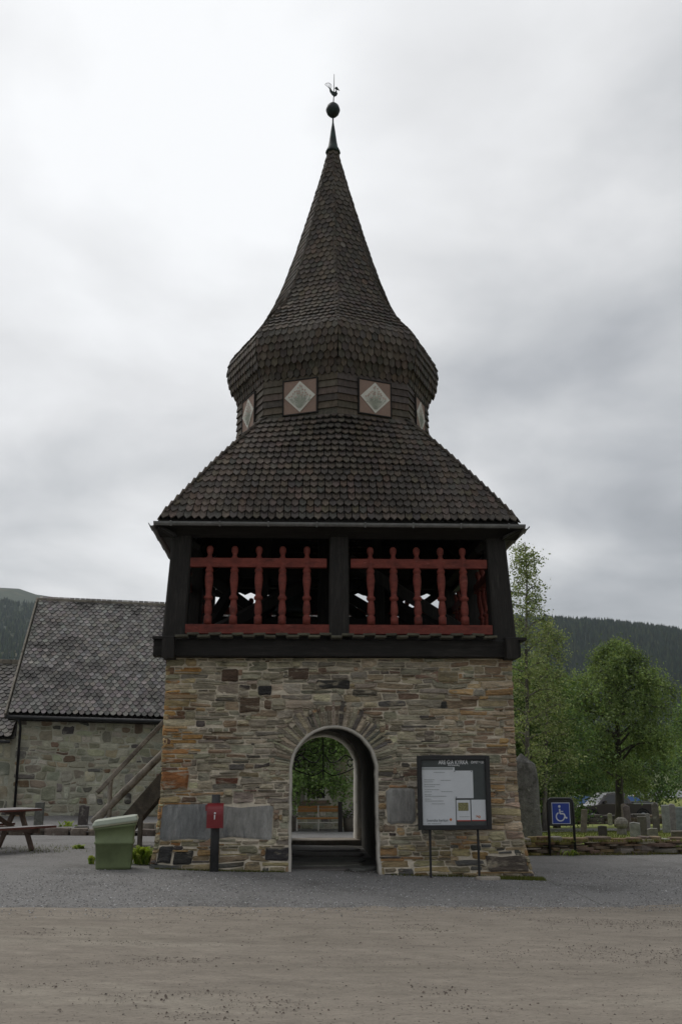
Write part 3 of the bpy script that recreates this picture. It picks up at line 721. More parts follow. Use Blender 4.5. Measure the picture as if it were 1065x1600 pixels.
# braces and bell frame inside
BR = [((-2.55, -2.5, 3.85), (-.3, .6, 5.6)), ((2.6, -2.4, 3.85), (.3, -1.2, 5.6)), ((-2.4, 1.0, 3.9), (.6, 1.0, 5.55)), ((2.6, .9, 3.9), (-.2, 1.2, 5.6)), ((-2.7, -1.2, 3.85), (-2.0, 1.4, 5.7)),
      ((2.7, 1.9, 3.85), (1.2, 2.6, 5.7)), ((-2.5, 1.25, 4.5), (-.3, 1.25, 5.65)), ((-2.5, .75, 5.5), (-1.0, .75, 4.4)), ((2.4, 1.25, 4.6), (.4, 1.25, 5.6)), ((.3, .75, 4.3), (1.9, .75, 5.5)), ((-1.9, 2.7, 4.0), (-.2, 2.7, 5.5)), ((1.9, 2.7, 4.0), (.2, 2.7, 5.5))]
for p0, p1 in BR: part(lambda mb_: mb_.bar(p0, p1, .20, .20, ch=.06), 'brace', 'timber')
for xa_, xb_ in ((-2.6, -.3), (.3, 2.6)):
    part(lambda mb_: mb_.bar((xa_, 2.72, 3.95), (xb_, 2.72, 5.6), .24, .16, ch=.06), 'brace', 'timber'); part(lambda mb_: mb_.bar((xa_, 2.55, 5.6), (xb_, 2.55, 3.95), .24, .14, ch=.06), 'brace', 'timber')
    part(lambda mb_: mb_.bar((xa_-.1, 1.6, 4.25), (xb_+.1, 1.6, 4.25), .2, .26, ch=.06), 'frame_beam', 'timber_h')
def valance(mb_, x0, x1, y_, z0, z1, n):
    st_ = (x1-x0)/n
    for k in range(n): mb_.prism([(x0+k*st_, z1), (x0+k*st_, z0+.06), (x0+(k+.5)*st_, z0), (x0+(k+1)*st_, z0+.06), (x0+(k+1)*st_, z1)], lambda a_, b_, d_: (a_, d_, b_), y_-.012+.004*(k % 2), y_+.012+.004*(k % 2))
for xa_, xb_ in ((-2.62, -.2), (.16, 2.62)):
    for k in range(9):
        wv = (xb_-xa_)/9; part(lambda mb_: valance(mb_, xa_+k*wv, xa_+(k+1)*wv, 2.93+.01*(k % 2), 5.57, 5.74, 1), 'valance_board', 'timber')
    for k in range(4 if xa_ < 0 else 5):
        part(lambda mb_: mb_.bar((xa_+.3+k*.47, 2.1, 3.85), (xa_+.3+k*.47, 2.1, 4.72+.15*(k % 2)), .16, .03), 'bell_cage_board', 'timber')
for sx in (-1, 1): part(lambda mb_: mb_.bar((sx*2.3, -1.4, 3.83), (sx*.7, 1.9, 5.75), .24, .24, ch=.06), 'brace', 'timber')
for x in (-1.55, -.2, 1.0):
    part(lambda mb_: mb_.bar((x, .3, 3.83), (x*.9, .3, 6.6), .24, .24, ch=.06), 'frame_post', 'timber')
part(lambda mb_: mb_.bar((-2.6, .3, 4.55), (2.6, .3, 4.55), .2, .2, ch=.06), 'frame_beam', 'timber_h')
part(lambda mb_: mb_.bar((-1.9, .3, 5.62), (1.6, .3, 5.62), .22, .22, ch=.06), 'frame_beam', 'timber_h')
part(lambda mb_: mb_.bar((-2.7, 2.86, 5.0), (2.7, 2.86, 5.0), .10, .10, ch=.06), 'frame_beam', 'timber_h')
bell = thing('church_bell', 'dark bronze bell hanging inside the belfry behind the red balusters', 'bell', (-.85, .3, 4.72))
mb_ = MB(); mb_.lathe([(.40, 0), (.41, .03), (.36, .12), (.29, .28), (.25, .45), (.22, .56), (.13, .63), (.05, .64)], 20, (-.85, .3, 4.75)); mb_.build('bell_body', M['copper'], bell, smooth=True)
mb_ = MB(); mb_.bar((-1.25, .3, 5.46), (-.45, .3, 5.46), .16, .18); mb_.build('headstock', M['timber_h'], bell)
mb_ = MB(); mb_.tube([(-.85, .3, 5.37), (-.85, .3, 5.45)], .06, 8); mb_.build('crown', M['iron'], bell)

# --- shingled roofs
def shingle_template(round_=False):
    if round_: o2 = [(-.5, 0), (.5, 0), (.5, .66), (.40, .84), (.2, .965), (0, 1), (-.2, .965), (-.40, .84), (-.5, .66)]
    else: o2 = [(-.46, 0), (.46, 0), (.495, .76), (.29, .865), (0, 1), (-.29, .865), (-.495, .76)]
    n = len(o2)
    V = np.array([(x, y, 1) for x, y in o2]+[(x, y, 0) for x, y in o2], float)
    F = [tuple(range(n-1, -1, -1))]+[((i+1) % n, i, n+i, n+(i+1) % n)[::-1] for i in range(n)]
    return V, F
TPL = shingle_template(); TPR = shingle_template(True)
def lay(A, B, ts, width, length, thick, lift, rg, minw=3, over=.0, hdir=None):
    """rows between edge curves A(t) and B(t): returns list of 4x4 frames (x=right, y=down slope, z=normal)"""
    res = []
    for k, t in enumerate(ts):
        a = Vector(A(t)); b = Vector(B(t)); e = 1e-3; r0 = (b-a).normalized(); a = a-r0*over; b = b+r0*over
        mid = (a+b)/2; dn = ((Vector(A(t))+Vector(B(t)))/2-(Vector(A(t+e))+Vector(B(t+e)))/2).normalized()
        r = (b-a); Lr = r.length
        if Lr < .02: continue
        r.normalize(); nrm = dn.cross(r).normalized()
        if hdir is not None:
            dn = Vector((hdir[0], hdir[1], -(hdir[0]*nrm.x+hdir[1]*nrm.y)/nrm.z)).normalized()
        n = max(1, round(Lr/width)); ww = Lr/n
        half = (k % 2)*.5
        i = -half
        while i < n-1e-6:
            c0 = max(i, 0.0); c1 = min(i+1.0, float(n)); frac = c1-c0
            if frac > .3:
                cc = (c0+c1)/2*ww
                p = a+r*cc
                wj = ww*frac*rg.uniform(.88, .98); lj = length*rg.uniform(.98, 1.018)
                # true local down direction: blend towards edge direction near hips
                dn2 = (dn-nrm*rg.uniform(-.01, .025)).normalized()
                top = p - dn*length + nrm*.004
                bot_n = nrm*((lift(k) if callable(lift) else lift)+rg.uniform(-.004, .014))
                yv = (p+bot_n+dn*(lj-length))-top
                zv = r.cross(yv).normalized()*-1
                if zv.dot(nrm) < 0: zv = -zv
                tw = rg.uniform(-.025, .025)
                rx = (r+yv.normalized()*tw).normalized()
                Mx = Matrix(((rx.x*wj, yv.x, zv.x*thick, top.x), (rx.y*wj, yv.y, zv.y*thick, top.y), (rx.z*wj, yv.z, zv.z*thick, top.z), (0, 0, 0, 1)))
                res.append((Mx, k, p))
            i += 1.0
    return res
def join_shingles(name, frames, tpl, cols, m, parent):
    V0, F0 = tpl; n = len(V0)
    mats = np.array([np.array(f[0]) for f in frames]); Vh = np.c_[V0, np.ones(n)]
    V = np.einsum('kij,nj->kni', mats, Vh)[:, :, :3].reshape(-1, 3)
    me = bpy.data.meshes.new(name); fs = []
    for k in range(len(frames)): fs.extend([tuple(k*n+i for i in f) for f in F0])
    me.from_pydata(V.tolist(), [], fs); me.materials.append(m)
    ca = me.color_attributes.new('Col', 'FLOAT_COLOR', 'CORNER')
    nl = sum(len(f) for f in F0)
    c = np.ones((len(frames), nl, 4), np.float32); c[:, :, :3] = np.array(cols)[:, None, :]
    ca.data.foreach_set('color', c.ravel()); me.update()
    o = link(bpy.data.objects.new(name, me), parent); props(o, kind='stuff'); return o
def one_shingles(name, frames, tpl, cols, m, parent):
    V0, F0 = tpl
    mes = []
    for c in cols:
        mb_ = MB(); mb_.add(V0.tolist(), F0, c); mes.append(mb_.mesh(name, m))
    for f in frames:
        o = link(bpy.data.objects.new(name, rng.choice(mes)), parent); o.matrix_basis = f[0]
SHC = [(.094, .075, .060), (.075, .061, .050), (.110, .089, .072), (.086, .073, .062), (.066, .055, .047), (.100, .077, .058), (.080, .070, .060), (.090, .070, .054), (.15, .13, .115)]
def shc(rg): return jit(rg.choice(SHC[:8] if rg.random() < .97 else SHC), rg, .18)
EAVE, ZE, RD, ZD = 3.19, 5.885, 2.07, 8.36
def prof_s(t): return .90*t+.10*t*t
def hip_pt(k, t):
    """lower roof: edge k of 8 (even: side middle, odd: corner); t 0 eave .. 1 lantern"""
    ang = k*pi/4; d = Vector((sin(ang), -cos(ang), 0)); e = EAVE if k % 2 == 0 else EAVE*sqrt(2)
    s_ = prof_s(max(t, 0)) if t >= 0 else t
    r = e+(RD-e)*s_
    return d*r+Vector((0, 0, ZE+(ZD-ZE)*t))
lower = bpy.data.objects.new('lower_roof', None); lower.empty_display_size = .2; link(lower, tower)
dk = MB()
for k in range(8):
    ts = lin(-.012, 1, 14)
    P = []
    for t in ts:
        for kk in (k, k+1):
            p = hip_pt(kk, t); P.append(p-Vector((0, 0, .035)))
    dk.add(P, [(2*i, 2*i+1, 2*i+3, 2*i+2) for i in range(len(ts)-1)])
dk.build('roof_deck', M['deck'], lower)
NR = 18; rl = random.Random(5)
frames = []
def lay_side(q, width, length, thick, lift, rg):
    """one side of the lower roof: rows run unbroken from corner hip over the soft middle fold to corner hip"""
    km = 2*q; hd = Vector((sin(km*pi/4), -cos(km*pi/4), 0)); rt = Vector((-hd.y, hd.x, 0)); res = []
    for i in range(NR):
        t = i/NR*.985; e = 1e-3
        a, m_, b = hip_pt(km-1, t), hip_pt(km, t), hip_pt(km+1, t)
        a2, m2, b2 = hip_pt(km-1, t+e), hip_pt(km, t+e), hip_pt(km+1, t+e)
        n1 = (m_-a).cross(a2-a).normalized(); n2 = (b-m_).cross(b2-b).normalized()
        n1 = n1 if n1.z > 0 else -n1; n2 = n2 if n2.z > 0 else -n2
        l1, l2 = (m_-a).length, (b-m_).length; Lr = l1+l2; n = max(2, round(Lr/width)); ww = Lr/n; j = -(i % 2)*.5
        while j < n-1e-6:
            c0, c1 = max(j, 0.0), min(j+1.0, float(n)); fr_ = c1-c0; d_ = (c0+c1)/2*ww; j += 1.0
            if fr_ < .3: continue
            p = a.lerp(m_, d_/l1) if d_ < l1 else m_.lerp(b, (d_-l1)/l2)
            f = min(1, max(0, (d_-l1)/.5+.5)); nrm = n1.lerp(n2, f).normalized()
            dn = Vector((hd.x, hd.y, -(hd.x*nrm.x+hd.y*nrm.y)/nrm.z)).normalized()
            # lean a little along the hip near the corners
            edge = min(1, max(0, abs(d_-l1)/max(l1, l2)-.55)/.45); dn = (dn+rt*(1 if d_ > l1 else -1)*.22*edge*edge).normalized(); dn = (dn-nrm*dn.dot(nrm)).normalized()
            r = nrm.cross(dn).normalized(); r = r if r.dot(rt) > 0 else -r
            lj = length*rg.uniform(.975, 1.02); top = p-dn*length+nrm*.004; yv = p+nrm*(lift+rg.uniform(-.006, .016))+dn*(lj-length)-top
            zv = r.cross(yv).normalized(); zv = zv if zv.dot(nrm) > 0 else -zv
            rx = (r+yv.normalized()*rg.uniform(-.03, .03)).normalized()*(ww*fr_*rg.uniform(.88, .98)); zt = zv*thick
            res.append((Matrix(((rx.x, yv.x, zt.x, top.x), (rx.y, yv.y, zt.y, top.y), (rx.z, yv.z, zt.z, top.z), (0, 0, 0, 1))), i, p, q))
    return res
for q in range(4): frames += lay_side(q, .135, .34, .022, .046, rl)
front = sorted([f for f in frames if f[3] == 0], key=lambda f: f[1])
ind = front[:300]; idset = set(id(f) for f in ind)
one_shingles('shingle', ind, TPL, [jit(c, rl, .10) for c in SHC[:8]*4], M['shingle'], lower)
oth = [f for f in frames if id(f) not in idset]
join_shingles('shingles', oth, TPL, [shc(rl) for _ in oth], M['shingle'], lower)
# rafters' tails and gutters
for s_ in (-1, 1):
    for k in range(9):
        x = -2.9+k*.725
        for rot in (0, pi/2):
            mb_ = MB(); mb_.bar((x, s_*2.55, 6.28), (x, s_*3.2, 5.80), .09, .12, ch=.05); o = mb_.build('rafter', M['timber'], lower); o.matrix_basis = Matrix.Rotation(rot, 4, 'Z')
def gutter(rot, ylim):
    mb_ = MB(); n = 7; pr_ = [(-.062*cos(pi*i/(n-1)), -.062*sin(pi*i/(n-1))) for i in range(n)]; pr2 = [(-.050*cos(pi*i/(n-1)), -.050*sin(pi*i/(n-1))) for i in range(n)][::-1]
    poly = pr_+pr2
    mb_.prism(poly, lambda a_, b_, d_: (d_, -3.315+a_, 5.835+b_), -ylim, ylim)
    for k in range(8): mb_.bar((-ylim+.3+k*(2*ylim-.6)/7, -3.385, 5.84), (-ylim+.3+k*(2*ylim-.6)/7, -3.34, 5.76), .03, .02)
    o = mb_.build('gutter', M['gutter'], lower); o.matrix_basis = Matrix.Rotation(rot, 4, 'Z')
gutter(0, 3.27); gutter(pi, 3.27); gutter(pi/2, 3.24); gutter(-pi/2, 3.24)
for k in (1, 3, 5, 7):
    d = hip_pt(k, 0)
    part(lambda mb_: mb_.bar((d.x*.80, d.y*.80, 5.52), (d.x*1.0, d.y*1.0, 5.80), .10, .13), 'corner_bracket', 'timber', lower)
# lantern: eight clapboarded faces with painted panels
lan = bpy.data.objects.new('lantern', None); lan.empty_display_size = .2; link(lan, tower)
part(lambda mb_: mb_.lathe([(1.985, 8.2), (1.985, 9.3)], 8, phase=pi/2), 'lantern_core', 'deck', lan)
dia = random.Random(3)
for k in range(8):
    a0, a1 = k*pi/4, (k+1)*pi/4
    A = Vector((sin(a0), -cos(a0), 0))*2.035; B = Vector((sin(a1), -cos(a1), 0))*2.035
    r = (B-A).normalized(); nrm = Vector((0, 0, 1)).cross(r)*-1
    if nrm.dot(A+B) < 0: nrm = -nrm
    fl_ = (B-A).length
    def FP(s_, z, d_, A=A, r=r, nrm=nrm): return A+r*s_+nrm*d_+Vector((0, 0, z))
    for j in range(6):
        z0 = 8.33+j*.146
        mb_ = MB(); P = [FP(-.012, z0, .045), FP(fl_+.012, z0, .045), FP(fl_+.008, z0+.165, .012), FP(-.008, z0+.165, .012), FP(-.012, z0, .0), FP(fl_+.012, z0, .0), FP(fl_, z0+.165, -.01), FP(0, z0+.165, -.01)]
        mb_.add(P, [(0, 1, 2, 3), (4, 0, 3, 7), (1, 5, 6, 2), (4, 5, 1, 0)], shc(dia)); mb_.build('clapboard', M['shingle'], lan)
    mid = fl_*.51; hs = .345; zc_ = 8.765
    mb_ = MB()
    for q in (-1, 1):
        mb_.bar(FP(mid+q*(hs+.014), zc_-hs-.028, .05), FP(mid+q*(hs+.014), zc_+hs+.028, .05), .028, .05, up=nrm); mb_.bar(FP(mid-hs, zc_+q*(hs+.013), .05), FP(mid+hs, zc_+q*(hs+.013), .05), .026, .05, up=nrm)
    mb_.build('panel_frame', M['timber'], lan)
    mb_ = MB(); mb_.prism([(-hs, -hs), (hs, -hs), (hs, hs), (-hs, hs)], lambda a_, b_, d_: FP(mid+a_, zc_+b_, d_), .02, .062); mb_.build('panel', M['panel'], lan)
    hd = .325
    mb_ = MB(); mb_.prism([(0, -hd), (hd, 0), (0, hd), (-hd, 0)], lambda a_, b_, d_: FP(mid+a_, zc_+b_, d_), .055, .074); mb_.build('diamond', M['white'], lan)
    fr = MB(); fg = MB()
    def seg(p, q, w_, d_=.078):
        dx, dz = q[0]-p[0], q[1]-p[1]; l_ = hypot(dx, dz) or 1; ox, oz = -dz/l_*w_/2, dx/l_*w_/2
        fg.add([FP(mid+x, zc_+z, d_) for x, z in ((p[0]-ox, p[1]-oz), (q[0]-ox, q[1]-oz), (q[0]+ox, q[1]+oz), (p[0]+ox, p[1]+oz))], [(0, 1, 2, 3)])
    spots = [(-.03, .19), (.05, .20), (-.11, .10), (.12, .11), (-.02, .12), (.03, .02), (-.16, .01), (.165, .02), (-.05, .07), (.06, .08), (0, .235), (-.06, .13), (.07, .14), (-.14, .06), (.14, .07), (0, .06), (-.215, 0), (.21, .0), (-.09, -.01), (.1, 0)]
    for i_, (x, z) in enumerate(spots):
        x += dia.uniform(-.012, .012); z += dia.uniform(-.012, .012)
        base_p = (x*.12, -.24); knee = (x*.75, -.10+.25*z)
        seg(base_p, knee, .009, .0765+.0004*i_); seg(knee, (x, z-.02), .008, .0767+.0004*i_)
        rr = .023
        fr.add([FP(mid+x+rr*(1 if q % 2 else .62)*cos(q*pi/5), zc_+z+rr*(1 if q % 2 else .62)*sin(q*pi/5), .083) for q in range(10)], [tuple(range(10))])
        for q in range(2):
            lx, lz = knee[0]+dia.uniform(-.03, .03), knee[1]+dia.uniform(-.05, .05); seg((lx, lz), (lx+dia.uniform(-.05, .05), lz+dia.uniform(.01, .05)), .014, .0815+.0003*i_+.0001*q)
    for q in (-1, 1):
        for z in (-.06, -.11, -.16): seg((0, z-.06), (q*(.2+z*.8)*.7, z), .010, .082)
    props(fg.build('painted_stems', M['flower_green'], lan), kind='stuff'); props(fr.build('painted_flowers', M['flower_red'], lan), kind='stuff')
# onion and spire
onion = [(9.19, 1.99), (9.30, 2.045), (9.45, 2.115), (9.60, 2.175), (9.72, 2.20), (9.9, 2.22), (10.07, 2.225), (10.19, 2.17), (10.34, 2.05), (10.55, 1.875), (10.85, 1.655), (11.15, 1.455), (11.55, 1.245), (12.1, 1.03), (12.8, .80), (13.45, .61), (14.27, .375), (14.93, .195), (15.45, .07)]
_z = np.array([p[0] for p in onion]); _rr = np.array([p[1] for p in onion])
_fine_z = np.linspace(_z[0], _z[-1], 600)
def smooth_r(z):
    return np.interp(z, _z, _rr)
_fr = np.array([np.mean([smooth_r(np.clip(z+d_, _z[0], _z[-1])) for d_ in (-.16, -.11, -.055, 0, .055, .11, .16)]) for z in _fine_z])
_arc = np.r_[0, np.cumsum(np.hypot(np.diff(_fine_z), np.diff(_fr)))]; ARC = _arc[-1]
def on_pt(k, t):
    s_ = min(max(t, -.02), 1.02)*ARC
    z = float(np.interp(s_, _arc, _fine_z)); r = float(np.interp(s_, _arc, _fr)); a_ = k*pi/4
    lean = .0
    return Vector((sin(a_)*r+lean*(z-9), -cos(a_)*r, z))
spire = bpy.data.objects.new('spire', None); spire.empty_display_size = .2; link(spire, tower)
dk = MB(); ts = lin(0, 1, 60)
for k in range(8):
    P = []
    for t in ts:
        for kk in (k, k+1): 
            p = on_pt(kk, t); P.append((p.x*.985, p.y*.985, p.z-.012))
    dk.add(P, [(2*i, 2*i+1, 2*i+3, 2*i+2) for i in range(len(ts)-1)])
dk.add([on_pt(k, 0)*1.0 for k in range(8)], [tuple(range(8))])
dk.build('spire_deck', M['deck'], spire)
frames = []; rows = int(ARC/.142)
for k in range(8):
    frames += lay(lambda t: on_pt(k, t), lambda t: on_pt(k+1, t), [i/rows for i in range(rows)], .138, .26, .024, (lambda k: .03 if k < 2 else .08 if k < 7 else max(.036, .08-.0055*(k-7))), rl, over=.03)
join_shingles('shingles', frames, TPL, [shc(rl) for _ in frames], M['shingle'], spire)
part(lambda mb_: mb_.lathe([(.175, 15.44), (.165, 15.50), (.115, 15.60), (.09, 15.74), (.05, 16.05), (.026, 16.2), (.018, 16.26), (.018, 16.42)], 10), 'spire_cap', 'copper', spire, True)
part(lambda mb_: mb_.lathe([(.01, 16.40), (.08, 16.42), (.135, 16.48), (.165, 16.565), (.165, 16.60), (.135, 16.69), (.08, 16.75), (.012, 16.77)], 16), 'finial_ball', 'copper', spire, True)
part(lambda mb_: mb_.tube([(.005, 0, 16.7), (.02, 0, 16.97), (.03, 0, 17.56)], [.014, .011, .006], 6), 'finial_rod', 'iron', spire)
ck = [(360, 385), (375, 380), (400, 425), (430, 440), (445, 420), (445, 388), (430, 384), (440, 362), (460, 358), (470, 372), (494, 412), (474, 402), (460, 398), (456, 430), (469, 460), (455, 490), (425, 505), (395, 480), (365, 430)]
cx_ = lambda p: (.026+(p[0]-422)*.00178, 16.95-(p[1]-505)*.00178)
def cockf(mb_):
    mb_.prism([cx_(p) for p in ck], lambda a_, b_, d_: (a_, d_, b_), -.012, .012)
    mb_.tube([(cx_(p)[0], 0, cx_(p)[1]) for p in ((362, 385), (335, 355), (303, 326), (320, 305), (350, 298), (380, 318), (387, 350), (378, 382))], .006, 5)
    for p in ((320, 308), (345, 300), (368, 312)): mb_.tube([(cx_((366, 384))[0], 0, cx_((366, 384))[1]), (cx_(p)[0], 0, cx_(p)[1])], .0035, 4)
part(cockf, 'weathercock', 'copper', spire)

# ------------------------------------------------------------------ THE OLD CHURCH behind
TH = radians(6); CU = Vector((cos(TH), sin(TH), 0)); CN = Vector((-sin(TH), cos(TH), 0)); CE = Vector((-9.85, 13.0, 0))
SLP = -.025
def CP(k, w_, z): return CE+CU*k+CN*w_+Vector((0, 0, z+SLP*k*(1 if z > 1.5 else 0)))
church = thing('church', 'old low stone church with a weathered slate roof behind the tower', 'church', tuple(CP(0, .3, -.25)))
KL = 13.6; EZ, RW, RH = 3.30, 5.0, 4.46
def Mch(u, v, w_): return CP(u, .32-w_, v-1.0)
cw = MB()
cw.grid(lambda u, v: Mch(u, v, .012*noise.noise((u*3, v*3, 5))), lin(.15, KL, 130), lin(0, 4.28, 44))
cw.add([CP(.15, .32, -1), CP(.15, 9.7, -1), CP(.15, 9.7, 3.28), CP(.15, RW, EZ+RH-.25), CP(.15, .32, 3.28)], [(0, 4, 3, 2, 1)])
cw.add([CP(KL, .32, -1), CP(KL, 9.7, -1), CP(KL, 9.7, 3.28), CP(KL, RW, EZ+RH-.25), CP(KL, .32, 3.28)], [(0, 1, 2, 3, 4)])
cw.add([CP(.15, 9.7, -1), CP(KL, 9.7, -1), CP(KL, 9.7, 3.28), CP(.15, 9.7, 3.28)], [(0, 1, 2, 3)])
cw.build('wall_mortar', M['church_mortar'], church)
CPAL = [((.31, .295, .22), 7), ((.27, .26, .19), 7), ((.35, .335, .265), 5), ((.24, .205, .145), 3), ((.085, .08, .072), 1.2), ((.15, .14, .115), 2), ((.20, .13, .08), .9), ((.15, .105, .075), .9), ((.20, .19, .15), 3)]
rc_ = random.Random(33); CPAL_ = CPAL
WK = 9.95   # window position along the wall
def bl_ch(a_, b_): return (abs(a_+.15-WK) < .62 and .25 < b_-1.0 < 2.1) or b_ < .45
st_small = MB(); ncs = 0; lst = []
for it in courses(KL-.15, 4.2, rc_, (.13, .27), (.22, .75), bl_ch, (), None, 31, .15, .2, (1.2, 3.4), (.012, .03)):
    vis = it[2] < 6 or 8.4 < it[2] < 11.8
    lst.append((0 if vis else 1, -it[0], [(p[0]+.15, p[1]) for p in it[1]]))
lst.sort(key=lambda t: t[:2])
for q, (v_, ar, pts) in enumerate(lst):
    c = pick(CPAL, rc_); pr_ = rc_.uniform(.004, .03) if c[0] > .2 else rc_.uniform(.01, .035)
    if q < 290 and v_ == 0:
        m_ = MB(); add_stone(m_, pts, Mch, pr_, rc_, c); m_.build('stone', M['church_stone'], church)
    else: add_stone(st_small, pts, Mch, pr_, rc_, c)
props(st_small.build('small_stones', M['church_stone'], church), kind='stuff')
# roof
croof = MB()
croof.add([CP(-.12, -.02, EZ-.06), CP(KL+.2, -.02, EZ-.06), CP(KL+.2, RW, EZ+RH-.05), CP(-.12, RW, EZ+RH-.05)], [(0, 1, 2, 3)])
croof.add([CP(-.12, 2*RW, EZ-.06), CP(KL+.2, 2*RW, EZ-.06), CP(KL+.2, RW, EZ+RH-.05), CP(-.12, RW, EZ+RH-.05)], [(3, 2, 1, 0)])
croof.build('roof_deck', M['deck'], church)
roof = bpy.data.objects.new('roof', None); roof.empty_display_size = .2; link(roof, church)
SLC = [(.15, .14, .13), (.125, .117, .11), (.18, .168, .156), (.10, .094, .09), (.20, .187, .174), (.14, .127, .115), (.075, .07, .066), (.165, .157, .15)]
def slates(ka, kb, e_w, e_z, r_w, r_z, nr, par, single, width=.2):
    fr_ = lay(lambda t: CP(ka, e_w+(r_w-e_w)*t, e_z+(r_z-e_z)*t), lambda t: CP(kb, e_w+(r_w-e_w)*t, e_z+(r_z-e_z)*t), [i/nr for i in range(nr)], width, .46, .022, .05, rc_)
    if single:
        near = sorted([f for f in fr_ if (f[2]-CE).dot(CU) < 5.4], key=lambda f: f[1])[:300]
        ids = set(id(f) for f in near)
        one_shingles('slate', near, TPR, [jit(c, rc_, .2) for c in SLC*3], M['slate'], par)
        fr_ = [f for f in fr_ if id(f) not in ids]
    join_shingles('slates', fr_, TPR, [jit(rc_.choice(SLC), rc_, .22) for _ in fr_], M['slate'], par)
slates(-.1, KL+.15, -.08, EZ-.02, RW, EZ+RH, 36, roof, True, .20)
part(lambda mb_: mb_.bar(CP(-.17, -.14, EZ-.09), CP(-.17, RW+.02, EZ+RH+.03), .055, .24), 'barge_board', 'greywood', church)
part(lambda mb_: (mb_.bar(CP(-.2, RW-.06, EZ+RH+.02), CP(KL+.2, RW-.06, EZ+RH+.02), .03, .16), mb_.bar(CP(-.2, RW+.03, EZ+RH+.06), CP(KL+.2, RW+.03, EZ+RH+.06), .16, .03)), 'ridge_board', 'greywood', church)
def cgut(mb_): mb_.tube([CP(-.15, -.14, EZ-.11), CP(KL+.2, -.14, EZ-.11)], .065, 8)
part(cgut, 'gutter', 'iron', church, True)
part(lambda mb_: mb_.bar(CP(-.1, .16, EZ-.16), CP(KL, .16, EZ-.16), .3, .10), 'eave_board', 'timber_h', church)
part(lambda mb_: mb_.tube([CP(.22, -.12, EZ-.14), CP(.28, .0, EZ-.28), CP(.28, .17, EZ-.42), CP(.28, .2, -.3)], .045, 8), 'downpipe', 'iron', church, True)
# lower wing to the west
part(lambda mb_: mb_.add([CP(-6, .5, -1), CP(.16, .5, -1), CP(.16, .5, 2.6), CP(-6, .5, 2.6)], [(0, 1, 2, 3)]), 'wing_wall', 'church_mortar', church)
wst = MB()
def Mwg(u, v, w_): return CP(u-2.2, .5-w_, v-1.0)
for it in courses(2.2, 3.5, rc_, (.13, .26), (.22, .7), lambda a_, b_: b_ < .5, (), None, 51, .15, .2, (1.2, 3.4), (.012, .03)):
    m_ = MB(); add_stone(m_, it[1], Mwg, rc_.uniform(.006, .018), rc_, pick(CPAL, rc_)); m_.build('wing_stone', M['church_stone'], church)
part(lambda mb_: mb_.add([CP(-6, .2, 2.50), CP(.1, .2, 2.50), CP(.1, 4.4, 5.23), CP(-6, 4.4, 5.23), CP(.1, 8, 2.5), CP(-6, 8, 2.5)], [(0, 1, 2, 3), (3, 2, 4, 5)]), 'wing_roof_deck', 'deck', church)
wroof = bpy.data.objects.new('wing_roof', None); wroof.empty_display_size = .2; link(wroof, church)
slates(-2.6, .0, .16, 2.52, 4.4, 5.27, 22, wroof, False, .24)
part(lambda mb_: mb_.bar(CP(-6, 4.35, 5.35), CP(.02, 4.35, 5.35), .12, .16), 'ridge_board', 'greywood', church)
part(lambda mb_: mb_.tube([CP(-6, .1, 2.42), CP(.0, .1, 2.42)], .05, 8), 'gutter', 'iron', church)
# window with white bars
win = MB()
for q in (-1, 1): win.box(tuple(Vector((q*.34-.035, -.06, .0))), (q*.34+.035, .0, 1.25))
for z in (.0, 1.18): win.box((-.30, -.06, z), (.30, .0, z+.07))
win.box((-.018, -.05, .07), (.018, -.005, 1.18))
for z in (.33, .62, .90): win.box((-.305, -.045, z), (.305, -.008, z+.028))
wroot = CP(WK, .30, .52)
RW_ = Matrix.Translation(wroot) @ Matrix.Rotation(TH, 4, 'Z')
o = win.build('window', M['white'], church); o.matrix_basis = RW_
gp = MB(); gp.box((-.305, -.012, .07), (.305, -.002, 1.18)); o2 = gp.build('pane', M['glass'], o); W[o.name] = RW_; o2.matrix_parent_inverse = Matrix()
sl2 = MB(); sl2.box((-.46, -.14, -.10), (.46, .0, -.005), (.26, .19, .14)); o3 = sl2.build('sill', M['flag'], o); o3.matrix_parent_inverse = Matrix()
su = MB(); su.box((-.52, -.03, -.12), (-.378, .0, 1.42)); su.box((.378, -.03, -.12), (.52, .0, 1.42)); su.box((-.52, -.031, 1.252), (.52, .0, 1.44)); o4 = su.build('surround', M['plaster'], o); o4.matrix_parent_inverse = Matrix()

